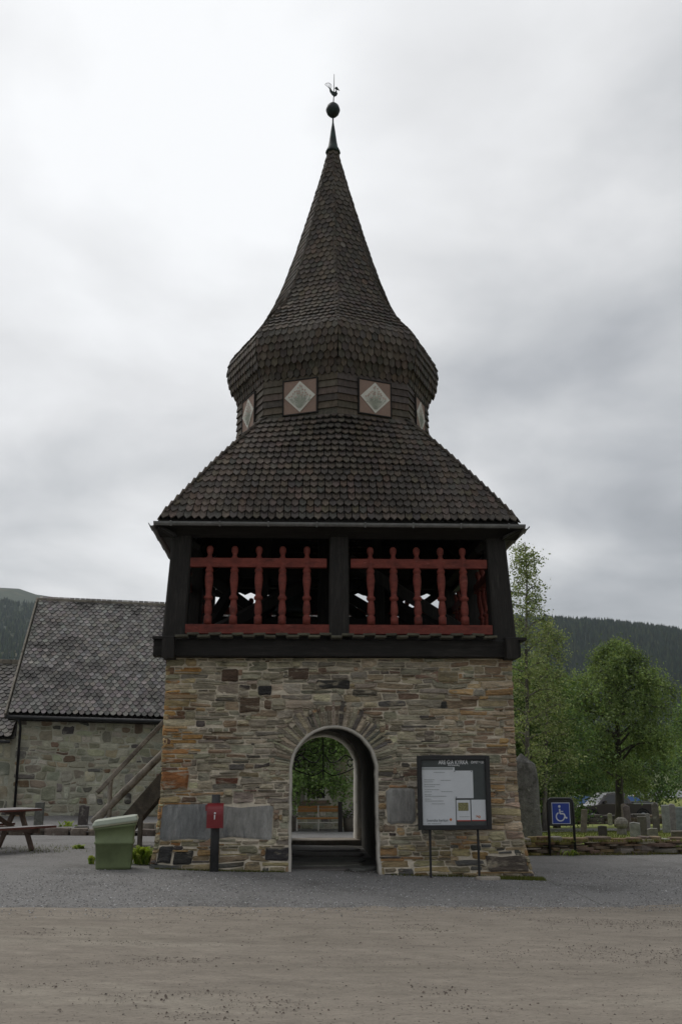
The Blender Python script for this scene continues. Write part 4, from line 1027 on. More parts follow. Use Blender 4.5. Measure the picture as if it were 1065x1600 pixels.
# ------------------------------------------------------------------ things in front of the church
def post_stone(name, label, cat, x, y, w_, d_, h, col, tilt=0, top='flat', mtl='gravestone', rz=0, group=None, sub=.06, seed=1):
    """upright stone: outline in front view, thick, rough"""
    rg = random.Random(seed); z0 = gz(x, y)-sub
    n = 7; pts = []
    L_ = [(-w_/2*(1+.08*noise.noise((i, seed, 0))), i/n*h) for i in range(n+1)]
    Rr = [(w_/2*(1+.08*noise.noise((i, seed, 4))), i/n*h) for i in range(n, -1, -1)]
    if top == 'round': cap = [(-w_/2*cos(pi*i/6), h+w_*.32*sin(pi*i/6)) for i in range(1, 6)]
    elif top == 'slant': cap = [(-w_*.1, h*1.05), (w_*.25, h*1.02)]
    elif top == 'peak': cap = [(-w_*.3, h*1.04), (0, h*1.09), (w_*.3, h*1.04)]
    else: cap = [(-w_*.25, h*1.01), (w_*.2, h*1.015)]
    pts = L_+cap+Rr
    mb_ = MB(); k = len(pts); P = []
    for yy, s_ in ((-d_/2, .93), (-d_/2+d_*.12, 1), (d_/2-d_*.12, 1), (d_/2, .93)):
        for (a_, b_) in pts:
            P.append(Vector((a_*s_, yy+rg.uniform(-.04, .04)*d_, b_*(1-(1-s_)*.3)+sub*0)))
    F = [tuple(range(k-1, -1, -1)), tuple(3*k+i for i in range(k))]
    for r_ in range(3):
        for i in range(k): F.append((r_*k+i, r_*k+(i+1) % k, (r_+1)*k+(i+1) % k, (r_+1)*k+i))
    Rm = Matrix.Rotation(rz, 4, 'Z') @ Matrix.Rotation(tilt, 4, 'Y')
    mb_.add([Rm @ p for p in P], F, jit(col, rg, .1))
    o = mb_.build(name, M[mtl]); o.location = (x, y, z0); props(o, label, cat, group); return o
post_stone('stone_post', 'mottled upright grave slab by the church wall, beyond the picnic table', 'grave marker', -8.05, 10, .24, .2, .62, (.12, .12, .115), .02, seed=3)
o = post_stone('stone_post', 'dark upright grave slab leaning slightly, between picnic table and green bin', 'grave marker', -6.8, 10, .26, .2, .66, (.075, .07, .066), .05, top='slant', seed=5)
for o_, zz in ((bpy.data.objects['stone_post'], .15), (o, .0)):
    o_.location.z = zz-.12
# kerb of flat stones along the gravel yard
rk = random.Random(8); ki = 0
kerb = thing('stone_kerb', 'low kerb of flat rough stones along the church side of the yard', 'kerb', (-7, 8, gz(-7, 8)))
x = -9.4
while x < -3.3:
    w_ = rk.uniform(.35, .8); m_ = MB(); zb = gz(x, 8)
    slab_poly(m_, x+w_/2, 8+rk.uniform(-.1, .1)-.12*(x+7), w_, rk.uniform(.35, .5), zb-.06, zb+rk.uniform(.10, .20), rk, jit(rk.choice([(.11, .095, .075), (.085, .072, .06), (.14, .12, .10)]), rk))
    m_.build('stone', M['gravestone'], kerb); x += w_*.97
for (x, y, w_, h_) in ((-6.55, 8.7, .4, .2), (-4.7, 8.6, .5, .3), (-4.3, 8.3, .45, .28)):
    m_ = MB(); slab_poly(m_, x, y, w_, .4, gz(x, y)-.05, gz(x, y)+h_, rk, jit((.17, .155, .13), rk)); m_.build('stone', M['gravestone'], kerb)
# earth bank between kerb and church
mb = MB(); mb.grid(lambda x, t: (x, 7.9-.12*(x+7)+t*5.4, gz(x, 8)+.10+.13*t+.03*noise.noise((x*1.3, t*5, 3))), lin(-14, -3.4, 36), lin(0, 1, 10))
props(mb.build('terrain', M['gravel'], smooth=True), 'gravelled bank below the church wall', None, None, 'structure')

# wooden stair leaning on the tower's left side
st = thing('wooden_stair', 'weathered wooden stair with handrail against the left side of the tower', 'stair', (-4.2, .5, gz(-4.2, .5)))
def rough_bar(mb_, p0, p1, r0, r1, seed, n=8):
    p0, p1 = Vector(p0), Vector(p1)
    pts = [p0.lerp(p1, i/9)+Vector((.012*noise.noise((i*.6, seed, 0)), .012*noise.noise((i*.6, seed, 3)), .018*noise.noise((i*.5, seed, 6)))) for i in range(10)]
    mb_.tube(pts, [r0+(r1-r0)*i/9 for i in range(10)], n)
part(lambda mb_: mb_.bar((-4.68, .45, 1.17), (-3.0, .45, 3.02), .06, .09, ch=.2), 'handrail', 'greywood', st)
part(lambda mb_: rough_bar(mb_, (-4.74, .5, .60), (-3.0, .5, 2.36), .08, .07, 4), 'stringer_log', 'greywood', st, True)
part(lambda mb_: rough_bar(mb_, (-4.43, .5, .1), (-4.43, .47, 1.46), .052, .045, 6), 'rail_post', 'greywood', st, True)
part(lambda mb_: mb_.bar((-4.36, .62, .28), (-3.0, .62, 1.86), .06, .31, ch=.05), 'stringer_board', 'darkwood', st)
part(lambda mb_: mb_.bar((-4.4, 1.35, .22), (-3.0, 1.35, 1.86), .06, .34, ch=.05), 'stringer_board', 'darkwood', st)
for k in range(7):
    t = (k+.5)/7.5; part(lambda mb_: mb_.bar((-4.3+1.35*t, .66, .36+1.6*t), (-4.3+1.35*t, 1.32, .36+1.6*t), .26, .04), 'tread', 'greywood', st)
part(lambda mb_: mb_.bar((-3.82, .60, .0), (-3.82, .60, .72), .09, .09), 'support_post', 'darkwood', st)

# green grit bin
gb = thing('grit_bin', 'pale green plastic grit bin with a sloping lid left of the tower', 'bin', (-3.66, -3.35, gz(-3.66, -3.35)), radians(7))
def loft(mb_, rings, col=None):
    n = len(rings[0]); P = [p for r_ in rings for p in r_]
    F = [(r_*n+i, r_*n+(i+1) % n, (r_+1)*n+(i+1) % n, (r_+1)*n+i) for r_ in range(len(rings)-1) for i in range(n)]
    F += [tuple(range(n-1, -1, -1)), tuple((len(rings)-1)*n+i for i in range(n))]
    mb_.add(P, F, col)
def rr(wx, wy, z, slope=0, c=.05, n=3):
    P = []
    for (sx, sy, a0) in ((1, -1, -pi/2), (1, 1, 0), (-1, 1, pi/2), (-1, -1, pi)):
        for i in range(n+1):
            a_ = a0+pi/2*i/n; x = sx*(wx/2-c)+c*cos(a_); y = sy*(wy/2-c)+c*sin(a_)
            P.append((x, y, z+slope*x))
    return P
mb_ = MB()
loft(mb_, [rr(.54, .46, .0), rr(.55, .47, .05), rr(.585, .50, .42), rr(.62, .53, .43), rr(.625, .535, .465), rr(.60, .51, .475), rr(.63, .54, .70, .10), rr(.665, .575, .705, .12), rr(.668, .578, .745, .13)])
mb_.build('bin_body', M['bin'], gb, True, True); gb.scale = (1, 1, .90)
mb_ = MB(); loft(mb_, [rr(.69, .60, .748, .14), rr(.70, .61, .755, .14), rr(.70, .61, .782, .14)]); mb_.build('lid_rim', M['binrim'], gb, True, True)
mb_ = MB(); loft(mb_, [rr(.71, .62, .783, .14), rr(.71, .62, .80, .14), rr(.66, .57, .86, .14), rr(.60, .50, .868, .14)]); mb_.build('lid', M['binlid'], gb, True)

# picnic table
pt = thing('picnic_table', 'worn picnic table with attached benches and red-brown edges in the yard', 'table', (-6.66, -.1, gz(-6.9, 0)+.0), radians(48))
def planks(name, y0, n, wid, gap, x0, x1, z, parent, th=.045):
    for k in range(n):
        yy = y0+k*(wid+gap)
        mb_ = MB(); mb_.bar((x0+rng.uniform(-.015, .015), yy, z), (x1+rng.uniform(-.015, .015), yy, z), wid, th, ch=.12)
        for i, f in enumerate(mb_.f):
            zz = [mb_.v[j][2] for j in f]
            mb_.m[i] = 0 if min(zz) > z+th*.2 else 1
        mb_.build(name, [M['tabletop'], M['tablered']], parent, True)
planks('top_plank', -.30, 5, .14, .012, -1.0, 1.0, .74, pt); planks('seat_plank', -.80, 2, .15, .012, -1.0, 1.0, .44, pt); planks('seat_plank', .62, 2, .15, .012, -1.0, 1.0, .44, pt)
for x in (-.68, .68):
    for s_ in (-1, 1):
        mb_ = MB(); mb_.bar((x+.03*s_, s_*.62, .0), (x+.03*s_, s_*.16, .71), .045, .12); mb_.build('leg', M['tableleg'], pt, True)
    mb_ = MB(); mb_.bar((x-.05, -.82, .375), (x-.05, .82, .375), .045, .10); mb_.build('seat_bearer', M['tableleg'], pt, True)
    mb_ = MB(); mb_.bar((x-.05, -.32, .68), (x-.05, .32, .68), .045, .08); mb_.build('top_bearer', M['tableleg'], pt, True)
    mb_ = MB(); mb_.bar((x*.9, 0, .40), (x*.15, 0, .70), .045, .08); mb_.build('diagonal_brace', M['tableleg'], pt, True)

# red box on a post
pb = thing('collection_box', 'red metal box with curved top on a dark round post before the wall', 'box', (-2.04, -3.52, gz(-2.04, -3.52)))
part(lambda mb_: mb_.tube([(-2.05, -3.46, -.1), (-2.05, -3.46, 1.235), (-2.05, -3.46, 1.245)], [.072, .068, .055], 14), 'post', 'postblack', pb, True)
def redbox(mb_):
    poly = [(0, 0), (-.15, 0), (-.155, .20)]+[(-.155+.155*(1-cos(a_)), .20+.17*sin(a_)) for a_ in [pi/2*i/6 for i in range(1, 7)]]
    mb_.prism(poly, lambda a_, b_, d_: (d_, -3.53+a_, .745+b_), -2.175, -1.915)
part(redbox, 'box_body', 'boxred', pb)
part(lambda mb_: mb_.box((-2.20, -3.66, 1.0), (-2.176, -3.52, 1.09)), 'hinge_flange', 'boxred', pb)
part(lambda mb_: mb_.box((-2.180, -3.688, .735), (-1.910, -3.53, .744)), 'bottom_lip', 'boxred', pb)
def mark(mb_):
    mb_.lathe([(.002, -.017), (.014, -.01), (.017, 0), (.014, .01), (.002, .017)], 8, (-2.045, -3.683, .963)); mb_.bar((-2.048, -3.687, .94), (-2.05, -3.687, .868), .020, .006, .014, .006, up=(0, 1, 0))
part(mark, 'emblem', 'letter', pb)

# notice board
nb = thing('notice_board', 'black framed church notice board with papers on two thin legs', 'notice board', (1.8, -3.6, gz(1.8, -3.6)))
BX = lambda px: 1.22+(px-651)/111*1.18
BZ = lambda py: 1.85-(py-1181)/115*1.16
YB = -3.66
for x in (1.41, 2.19): part(lambda mb_: mb_.bar((x, -3.60, -.15), (x, -3.60, 1.0), .035, .035), 'leg', 'iron', nb)
part(lambda mb_: mb_.box((BX(653), YB+.012, BZ(1293)), (BX(763), YB+.07, BZ(1183))), 'backing', 'boardgrey', nb)
fr_ = MB()
fr_.bar((BX(654), YB, BZ(1296)), (BX(654), YB, BZ(1181)), .075, .07, up=(0, 1, 0)); fr_.bar((BX(762)-.03, YB, BZ(1296)), (BX(762)-.03, YB, BZ(1181)), .075, .07, up=(0, 1, 0))
fr_.bar((BX(654)+.036, YB+.002, BZ(1184)), (BX(762)-.066, YB+.002, BZ(1184)), .068, .075); fr_.bar((BX(654)+.036, YB+.002, BZ(1292.5)), (BX(762)-.066, YB+.002, BZ(1292.5)), .068, .075)
fr_.build('frame', M['iron'], nb)
def rectp(name, m, x0, x1, y0, y1, d_, parent=nb):
    mb_ = MB(); mb_.box((BX(x0), YB+.012-d_-.0015, BZ(y1)), (BX(x1), YB+.012-d_, BZ(y0))); return mb_.build(name, M[m], parent)
rectp('header_strip', 'boardgrey', 658, 757, 1186.5, 1198, .002)
pl = rectp('poster', 'paper', 657.8, 708.5, 1199, 1291, .002); rectp('band', 'greyprint', 658.4, 706, 1199.5, 1203.2, .005, pl); rectp('red_edge', 'redprint', 659, 708, 1291, 1292.6, .005, pl)
p2 = rectp('sheet', 'paper', 707.5, 736.5, 1204.5, 1247.5, .006); p3 = rectp('sheet', 'paper', 709.8, 731, 1250.3, 1281.5, .004); p4 = rectp('sheet', 'paper', 732.6, 754.5, 1250, 1281.5, .004)
rectp('picture', 'photo_print', 712.3, 728, 1254.5, 1267, .007, p3); rectp('edge', 'redprint', 710.5, 731, 1281.5, 1283, .005, p3); rectp('edge', 'redprint', 733, 754.5, 1281.3, 1282.8, .005, p4)
def bars(rows, par, m='greyprint'):
    mb_ = MB()
    for (x0, x1, y) in rows:
        x = x0
        while x < x1:
            wl = min(rng.uniform(1.2, 3.2), x1-x)
            mb_.box((BX(x), YB+.012-.0085, BZ(y+.55)), (BX(x+wl), YB+.012-.0072, BZ(y-.45))); x += wl+.6
    props(mb_.build('print_lines', M[m], par), kind='stuff')
bars([(676, 693, 1207), (661, 677, 1218.5), (686.5, 702, 1219.5), (661, 675, 1221.8), (661, 685, 1226), (661, 677, 1229.3), (661.5, 684, 1234), (687, 704, 1237), (662, 672, 1237.3), (661.5, 672, 1241.5), (662, 695, 1244.2), (662, 671, 1248.5), (662, 690, 1251.6), (672, 692, 1256)], pl)
bars([(712, 724, 1213), (712, 728, 1217), (712, 722, 1221), (712, 729, 1228), (712, 720, 1236), (710, 733, 1243)], p2, 'paper'); bars([(714, 729, 1276)], p3)
for (x, y) in ((708.3, 1205.5), (734.3, 1205.8), (709.8, 1246)):
    mb_ = MB(); mb_.lathe([(.002, 0), (.009, .003), (.008, .008), (.002, .01)], 8); o = mb_.build('pin', M['ink'], p2); o.matrix_basis = Matrix.Translation((BX(x), YB+.001, BZ(y))) @ Matrix.Rotation(pi/2, 4, 'X')
def text_mesh(body, size, x_px, y_px, width_px, m, par, d_=.008, name='lettering', bold=0.0, lean=0):
    cu = bpy.data.curves.new('lettering', 'FONT'); cu.body = body; cu.size = size; cu.offset = bold
    tmp = bpy.data.objects.new('tmp_text', cu); COL.objects.link(tmp)
    me = bpy.data.meshes.new_from_object(tmp.evaluated_get(bpy.context.evaluated_depsgraph_get()))
    bpy.data.objects.remove(tmp)
    xs_ = [v.co.x for v in me.vertices]; sx_ = (BX(x_px+width_px)-BX(x_px))/(max(xs_)-min(xs_)); x0 = min(xs_)
    for v in me.vertices: v.co = Vector((BX(x_px)+(v.co.x-x0)*sx_, YB+.012-d_, BZ(y_px)+v.co.y))
    me.materials.clear(); me.materials.append(M[m])
    o = bpy.data.objects.new(name, me); link(o, par); return o
text_mesh('ÅRE G:A KYRKA', .092, 683.5, 1194.2, 46, 'letter', nb, bold=.0022)
text_mesh('ÖPPET 8-20', .050, 734, 1193.2, 20, 'letter', nb, bold=.0012)
text_mesh('Åre församling', .034, 698, 1197.0, 18, 'letter', nb, bold=.0006)
text_mesh('Svenska kyrkan', .062, 664, 1283.5, 32, 'ink', pl)
bars([(665, 669, 1286.3), (671.5, 685, 1286.3)], pl)
text_mesh('30', .055, 739, 1278.3, 7, 'orangeprint', p4, bold=.002)
mb_ = MB(); mb_.prism([(0, -2.3), (1.5, -.8), (1.9, .8), (1.1, 2.1), (0, 2.4), (-1.1, 2.1), (-1.9, .8), (-1.5, -.8)], lambda a_, b_, d_: (BX(700.5+a_), YB+.012-d_, BZ(1280.8-b_)), .005, .0075); mb_.build('emblem', M['orangeprint'], pl)
rectp('sill_strip', 'greyprint', 709, 759, 1289.6, 1290.6, .006)
o = MB(); slab_poly(o, 2.30, -3.72, .40, .24, gz(2.2, -3.7)-.03, gz(2.2, -3.7)+.045, rk, (.36, .32, .27)); props(o.build('flat_stone', M['flag']), 'small pale flat stone at the right leg of the notice board', 'stone')

# disabled-parking sign
hs_ = thing('parking_sign', 'blue wheelchair symbol sign in a black hoop frame by the dry stone wall', 'sign', (4.76, 1.0, gz(4.76, 1)))
part(lambda mb_: mb_.tube([(4.50, 1.0, -.2), (4.50, 1.0, .90), (4.515, 1.0, .965), (4.56, 1.0, 1.0), (4.97, 1.0, 1.0), (5.015, 1.0, .965), (5.03, 1.0, .90), (5.03, 1.0, -.2)], .028, 8), 'hoop_post', 'iron', hs_, True)
part(lambda mb_: mb_.box((4.50, .985, .46), (5.03, 1.015, .985)), 'back_plate', 'iron', hs_)
part(lambda mb_: mb_.box((4.575, .972, .50), (4.955, .984, .925)), 'sign_border', 'signwhite', hs_)
part(lambda mb_: mb_.box((4.588, .966, .513), (4.942, .9715, .912)), 'sign_face', 'signblue', hs_)
def wheel(mb_):
    cx, cz, s_ = 4.765, .70, 1.0; Y = .962
    def stroke(pts, w_):
        for i in range(len(pts)-1): mb_.bar((pts[i][0], Y-.0003*i, pts[i][1]), (pts[i+1][0], Y-.0003*i, pts[i+1][1]), w_, .004, up=(0, 1, 0), ch=.0)
    arc = [(cx-.02+.085*cos(a_), cz-.055+.085*sin(a_)) for a_ in [radians(115+ (360-75)*i/24*.98) for i in range(25)]]
    stroke(arc[:22], .024)
    stroke([(cx-.028, cz+.10), (cx-.022, cz+.005), (cx+.06, cz+.003), (cx+.095, cz-.085), (cx+.125, cz-.072)], .030)
    stroke([(cx-.022, cz+.052), (cx+.045, cz+.048)], .020)
    mb_.add([(cx-.03+.027*cos(k*pi/6), Y-.002, cz+.150+.027*sin(k*pi/6)) for k in range(12)], [tuple(range(12))])
part(wheel, 'wheelchair_symbol', 'signwhite', hs_)

# dry stone wall on the right
dw = thing('dry_stone_wall', 'low mossy dry stone wall of flat slabs bounding the graveyard', 'wall', (7, 1.3, gz(7, 1.3)))
DC = [(.20, .14, .095), (.24, .18, .12), (.15, .105, .075), (.21, .165, .07), (.28, .25, .20), (.17, .12, .065), (.12, .09, .07)]
rd = random.Random(12)
for row in range(6):
    x = 3.15+rd.uniform(-.2, 0); zt = row*.056
    while x < 12.5:
        w_ = rd.uniform(.16, .62); h_ = rd.uniform(.035, .085); m_ = MB(); zb = gz(x, 1.3)-.02+zt+rd.uniform(-.01, .012)
        slab_poly(m_, x+w_/2, 1.32+rd.uniform(-.11, .08)+.012*row, w_*1.1, rd.uniform(.36, .6)-.02*row, zb+rd.uniform(-.02, .02), zb+h_, rd, jit(rd.choice(DC), rd, .25))
        m_.build('slab', M['gravestone'], dw); x += w_*.96
# tall rough standing stone
def menhir():
    mb_ = MB(); n = 16; rings = []
    for j in range(15):
        t = j/14; z = -.25+2.14*t; dome = sqrt(max(0, 1-max(0, (t-.86)/.14)**2)); k_ = .25+.75*dome
        wx = (.62-.06*t)*k_; wy = (.32-.08*t)*k_; ring = []
        for i in range(n):
            a_ = 2*pi*i/n; e_ = 1/(abs(cos(a_))**3+abs(sin(a_))**3)**(1/3); rn = 1+.07*noise.noise((cos(a_)*1.5, sin(a_)*1.5, j*.45))+.03*noise.noise((cos(a_)*4, sin(a_)*4, j*1.3))
            ring.append((4.74+.05*(1-t)+wx/2*cos(a_)*e_*rn, 4+wy/2*sin(a_)*e_*rn, z-.06*cos(a_)*max(0, t-.7)/.3+.02*noise.noise((i, j, 3))))
        rings.append(ring)
    loft(mb_, rings); o = mb_.build('standing_stone', M['menhir']); props(o, 'tall rough grey standing stone right behind the tower corner', 'standing stone')
menhir()
# gravestones
GY = 'gravestones in the churchyard'
GR = [(8.90, 14, .20, .16, .80, (.17, .155, .12), .10, 'flat', 'slim leaning lichen-spotted gravestone right of the wheelchair sign'),
      (8.04, 9, .25, .14, .34, (.06, .052, .045), 0, 'slant', 'small squat dark gravestone just behind the dry stone wall'),
      (14.79, 30, .22, .14, .55, (.28, .26, .22), 0, 'round', 'tiny pale round-topped gravestone in front of the dark pickup'),
      (12.91, 22, .22, .15, .95, (.22, .20, .17), 0, 'round', 'slender round-topped gravestone beside the birch trunk'),
      (11.10, 16, .24, .2, .88, (.15, .135, .115), -.05, 'peak', 'slim jagged gravestone behind the stone ball monument'),
      (7.98, 6, .26, .18, .50, (.24, .235, .22), .0, 'slant', 'pale grey block gravestone close to the dry stone wall'),
      (9.20, 9, .26, .18, .60, (.10, .095, .08), .0, 'flat', 'dark gravestone right behind the pale grey block gravestone'),
      (12.48, 18, .18, .14, .60, (.27, .26, .235), .03, 'round', 'small pale narrow gravestone standing further back on the lawn'),
      (11.74, 15, .23, .26, .95, (.13, .12, .105), .0, 'peak', 'tall dark slender gravestone with a worn peaked top'),
      (8.63, 6.5, .26, .2, .34, (.18, .17, .15), -.08, 'slant', 'short grey gravestone leaning before the tall slender one'),
      (11.36, 13, .24, .28, .92, (.22, .215, .21), .0, 'flat', 'upright grey slab gravestone, first of three at the photo edge'),
      (11.75, 13.5, .22, .3, .90, (.21, .205, .20), .02, 'round', 'upright grey slab gravestone, middle of three at the photo edge'),
      (12.22, 14, .45, .2, .86, (.20, .205, .215), .0, 'flat', 'broad bluish grey gravestone cut by the photo edge'),
      (8.62, 4.5, .50, .3, .36, (.12, .108, .09), .0, 'flat', 'rough dark stone block behind the wall at the photo edge')]
for i, (x, y, w_, d_, h, c, tl, tp_, lb) in enumerate(GR):
    post_stone('gravestone', lb, 'gravestone', x, y, w_, d_, h, c, tl, tp_, seed=20+i, rz=radians(-18), group=GY)
mb_ = MB(); c0 = (9.24, 11, gz(9.24, 11))
mb_.lathe([(.16, -.05), (.15, .16), (.13, .18)], 10, c0, (.17, .16, .14))
P = []; n = 12
rings = [[(c0[0]+.215*sin(pi*j/8)*cos(2*pi*i/n)*(1+.18*noise.noise((i*.9, j, 1))), c0[1]+.215*sin(pi*j/8)*sin(2*pi*i/n)*(1+.18*noise.noise((i*.9, j, 4))), c0[2]+.33-.19*cos(pi*j/8)) for i in range(n)] for j in range(1, 8)]
loft(mb_, rings, (.19, .175, .15)); props(mb_.build('stone_ball_monument', M['gravestone']), 'rough round stone on a short base among the gravestones', 'gravestone', GY)
# far rubble wall by the parking
fw = thing('field_wall', 'dark rubble wall between the graveyard and the parked pickup', 'wall', (16, 34, gz(16, 34)))
for row in range(3):
    x = 10.5
    while x < 25:
        w_ = rd.uniform(.5, 1.0); m_ = MB(); zb = gz(x, 34)+row*.17-.05
        slab_poly(m_, x+w_/2, 34+rd.uniform(-.1, .1), w_*1.08, .7, zb, zb+rd.uniform(.15, .22), rd, jit(rd.choice([(.09, .07, .055), (.12, .09, .065), (.07, .062, .055)]), rd)); m_.build('stone', M['gravestone'], fw); x += w_

# ------------------------------------------------------------------ bench, tubs and posts seen through the arch
bn = thing('park_bench', 'wooden park bench with white frame seen through the archway', 'bench', (.05, 12.4, gz(.05, 12.4)))
bz = gz(.05, 12.4)+.02; wood_o = mat('orange_wood', (.42, .21, .075), .6, .2, 6, (.5, 4, 4), .15); M['orange'] = wood_o
for z, y in ((bz+.58, 12.66), (bz+.68, 12.69)): part(lambda mb_: mb_.bar((-.62, y, z), (.72, y, z), .03, .085), 'back_slat', 'orange', bn)
for y in (12.22, 12.35, 12.48): part(lambda mb_: mb_.bar((-.62, y, bz+.36), (.72, y, bz+.36), .11, .04), 'seat_slat', 'orange', bn)
for x in (-.62, .05, .72):
    part(lambda mb_: (mb_.tube([(x, 12.20, bz-.1), (x, 12.20, bz+.33), (x, 12.55, bz+.33), (x, 12.64, bz+.74)], .022, 6), mb_.tube([(x, 12.55, bz+.33), (x, 12.62, bz-.1)], .022, 6)), 'frame_leg', 'white', bn)
part(lambda mb_: mb_.bar((-.62, 12.19, bz+.24), (.72, 12.19, bz+.24), .03, .03), 'front_stretcher', 'white', bn)
M['flowerw'] = leafmat('flower_petals', .2)
def tub(x, y, lb):
    z = gz(x, y); t = thing('flower_tub', lb, 'planter', (x, y, z))
    part(lambda mb_: mb_.lathe([(.17, -.05), (.20, .2), (.22, .45), (.21, .46), (.19, .42)], 14, (x, y, z)), 'tub', 'darkwood', t, True)
    V = []; C = []
    for i in range(260):
        a_ = rng.uniform(0, 6.28); r_ = .25*sqrt(rng.random()); p = np.array((x+r_*cos(a_), y+r_*sin(a_), z+.44+rng.random()*.24*(1-(r_/.3)**2)))
        d1 = np.array([rng.gauss(0, 1) for _ in range(3)]); d1 /= np.linalg.norm(d1); d2 = np.cross(d1, (rng.random(), rng.random(), 1)); d2 /= np.linalg.norm(d2); s_ = .026
        V.extend([p-d1*s_-d2*s_, p+d1*s_-d2*s_, p+d1*s_+d2*s_, p-d1*s_+d2*s_]); C.append(rng.choice([(.62, .56, .62), (.5, .42, .52), (.08, .13, .04), (.09, .14, .05)]))
    quads_np('blossoms', np.array(V), 4, np.array(C), M['flowerw'], t)
tub(-.86, 11.2, 'dark flower tub with pale blossoms left of the bench'); tub(.98, 11.4, 'flower tub with pale blossoms right of the bench, behind the dark post')
for x, y, lb in ((.68, 11.2, 'dark square wooden post at the right end of the bench'),):
    mb_ = MB(); z = gz(x, y); mb_.bar((x, y, z-.2), (x, y, z+.88), .13, .13); props(mb_.build('wooden_post', M['timber']), lb, 'post')

# ------------------------------------------------------------------ vehicles
def car(name, label, loc, heading, colr, kind='hatch', scale=1.0):
    t = thing(name, label, 'car' if kind != 'pickup' else 'pickup', loc, heading)
    pm = paint(name+'_paint', colr)
    if kind == 'pickup':
        Ln, Wd = 5.1, 1.8
        low = [(-2.52, .45), (-2.55, .70), (-2.45, .95), (-1.35, 1.05), (-1.2, 1.08), (.75, 1.10), (2.5, 1.10), (2.52, .5), (2.4, .42), (-2.3, .40)]
        cab = [(-1.25, 1.07), (-.55, 1.66), (.55, 1.70), (.95, 1.09)]
        wheels = (-1.62, 1.55); wr = .37
        wins = [[(-.95, 1.13), (-.5, 1.57), (-.03, 1.60), (-.03, 1.13)], [(.05, 1.13), (.05, 1.60), (.48, 1.61), (.72, 1.13)]]
    else:
        Ln, Wd = 4.2, 1.72
        low = [(-2.08, .35), (-2.12, .55), (-2.0, .78), (-1.1, .92), (.2, .96), (1.85, .98), (2.08, .85), (2.1, .45), (1.95, .32), (-1.9, .30)]
        cab = [(-1.05, .93), (-.35, 1.40), (1.0, 1.45), (1.85, .98)]
        wheels = (-1.28, 1.27); wr = .31
        wins = [[(-.72, .99), (-.28, 1.34), (.2, 1.37), (.2, .99)], [(.27, .99), (.27, 1.37), (.95, 1.37), (1.35, .99)]]
    mb_ = MB(); n = len(low); rings = []
    for yy, s_, dz in ((-Wd/2, .94, -.02), (-Wd/2+.08, 1, 0), (0, 1.01, .03), (Wd/2-.08, 1, 0), (Wd/2, .94, -.02)):
        rings.append([(a_*s_, yy, b_ + (dz if b_ > .8 else 0)) for a_, b_ in low])
    P = [p for r_ in rings for p in r_]
    F = [(r_*n+i, r_*n+(i+1) % n, (r_+1)*n+(i+1) % n, (r_+1)*n+i) for r_ in range(4) for i in range(n)]+[tuple(range(n-1, -1, -1)), tuple(4*n+i for i in range(n))]
    mb_.add(P, F)
    mb_.build('body', pm, t, True, False)
    mb_ = MB(); n = len(cab); wb, wt = Wd/2-.06, Wd/2-.22
    P = []
    for s_ in (-1, 1):
        for (a_, b_) in cab: P.append((a_, s_*(wb if b_ < 1.2 else wt), b_))
    mb_.add(P, [(0, 1, 2, 3)[::-1], (4, 5, 6, 7), (0, 4, 5, 1)[::-1], (1, 5, 6, 2)[::-1], (2, 6, 7, 3)[::-1]])
    mb_.build('cabin', pm, t, True)
    def on_side(a_, b_, s_):
        f = (b_-cab[0][1])/(cab[1][1]-cab[0][1]); return (a_, s_*(wb+(wt-wb)*f+.006), b_)
    for s_ in (-1, 1):
        for q in wins:
            mb_ = MB(); mb_.add([on_side(a_, b_, s_) for a_, b_ in q], [tuple(range(4))]); mb_.build('side_window', M['glass'], t, True)
        mb_ = MB(); mb_.box((-.85, s_*(Wd/2+.04)-.07, cab[0][1]+.06), (-.72, s_*(Wd/2+.04)+.07, cab[0][1]+.2)); mb_.build('mirror', pm, t, True)
        for x in wheels:
            mb_ = MB(); mb_.lathe([(.05, -.10), (wr*.8, -.11), (wr, -.08), (wr, .08), (wr*.8, .11), (.05, .10)], 18)
            wo = mb_.build('wheel', M['tyre'], t, True, True); wo.matrix_basis = Matrix.Translation((x, s_*(Wd/2-.09), wr)) @ Matrix.Rotation(pi/2, 4, 'X')
            mb_ = MB(); mb_.lathe([(.02, .0), (wr*.62, -.005), (wr*.62, .0), (.02, .02)], 14, (0, 0, .105*-s_)); mb_.build('rim', M['rim'], wo, True)
            mb_ = MB(); mb_.tube([(x+(wr+.05)*cos(a_), s_*(Wd/2-.005), wr+(wr+.05)*sin(a_)) for a_ in [pi*i/8 for i in range(9)]], .045, 6); mb_.build('wheel_arch', M['tyre'], t, True)
        mb_ = MB(); mb_.box((low[2][0]-.04, s_*(Wd/2-.25)-.16, low[1][1]+.02), (low[2][0]+.15, s_*(Wd/2-.25)+.16, low[2][1]-.04)); mb_.build('headlight', M['signwhite'], t, True)
        mb_ = MB(); mb_.box((low[6][0]-.05, s_*(Wd/2-.14)-.08, .7), (low[6][0]+.03, s_*(Wd/2-.14)+.08, .95)); mb_.build('tail_light', M['redprint'], t, True)
    e_ = .006
    (x0, z0), (x1, z1) = cab[0], cab[1]
    mb_ = MB(); mb_.add([(x0+.10-e_, -wb+.08, z0+.08), (x0+.10-e_, wb-.08, z0+.08), (x1-.08-e_, wt-.05, z1-.06+.02), (x1-.08-e_, -wt+.05, z1-.06+.02)], [(0, 1, 2, 3)]); mb_.build('windscreen', M['glass'], t, True)
    (x0, z0), (x1, z1) = cab[3], cab[2]
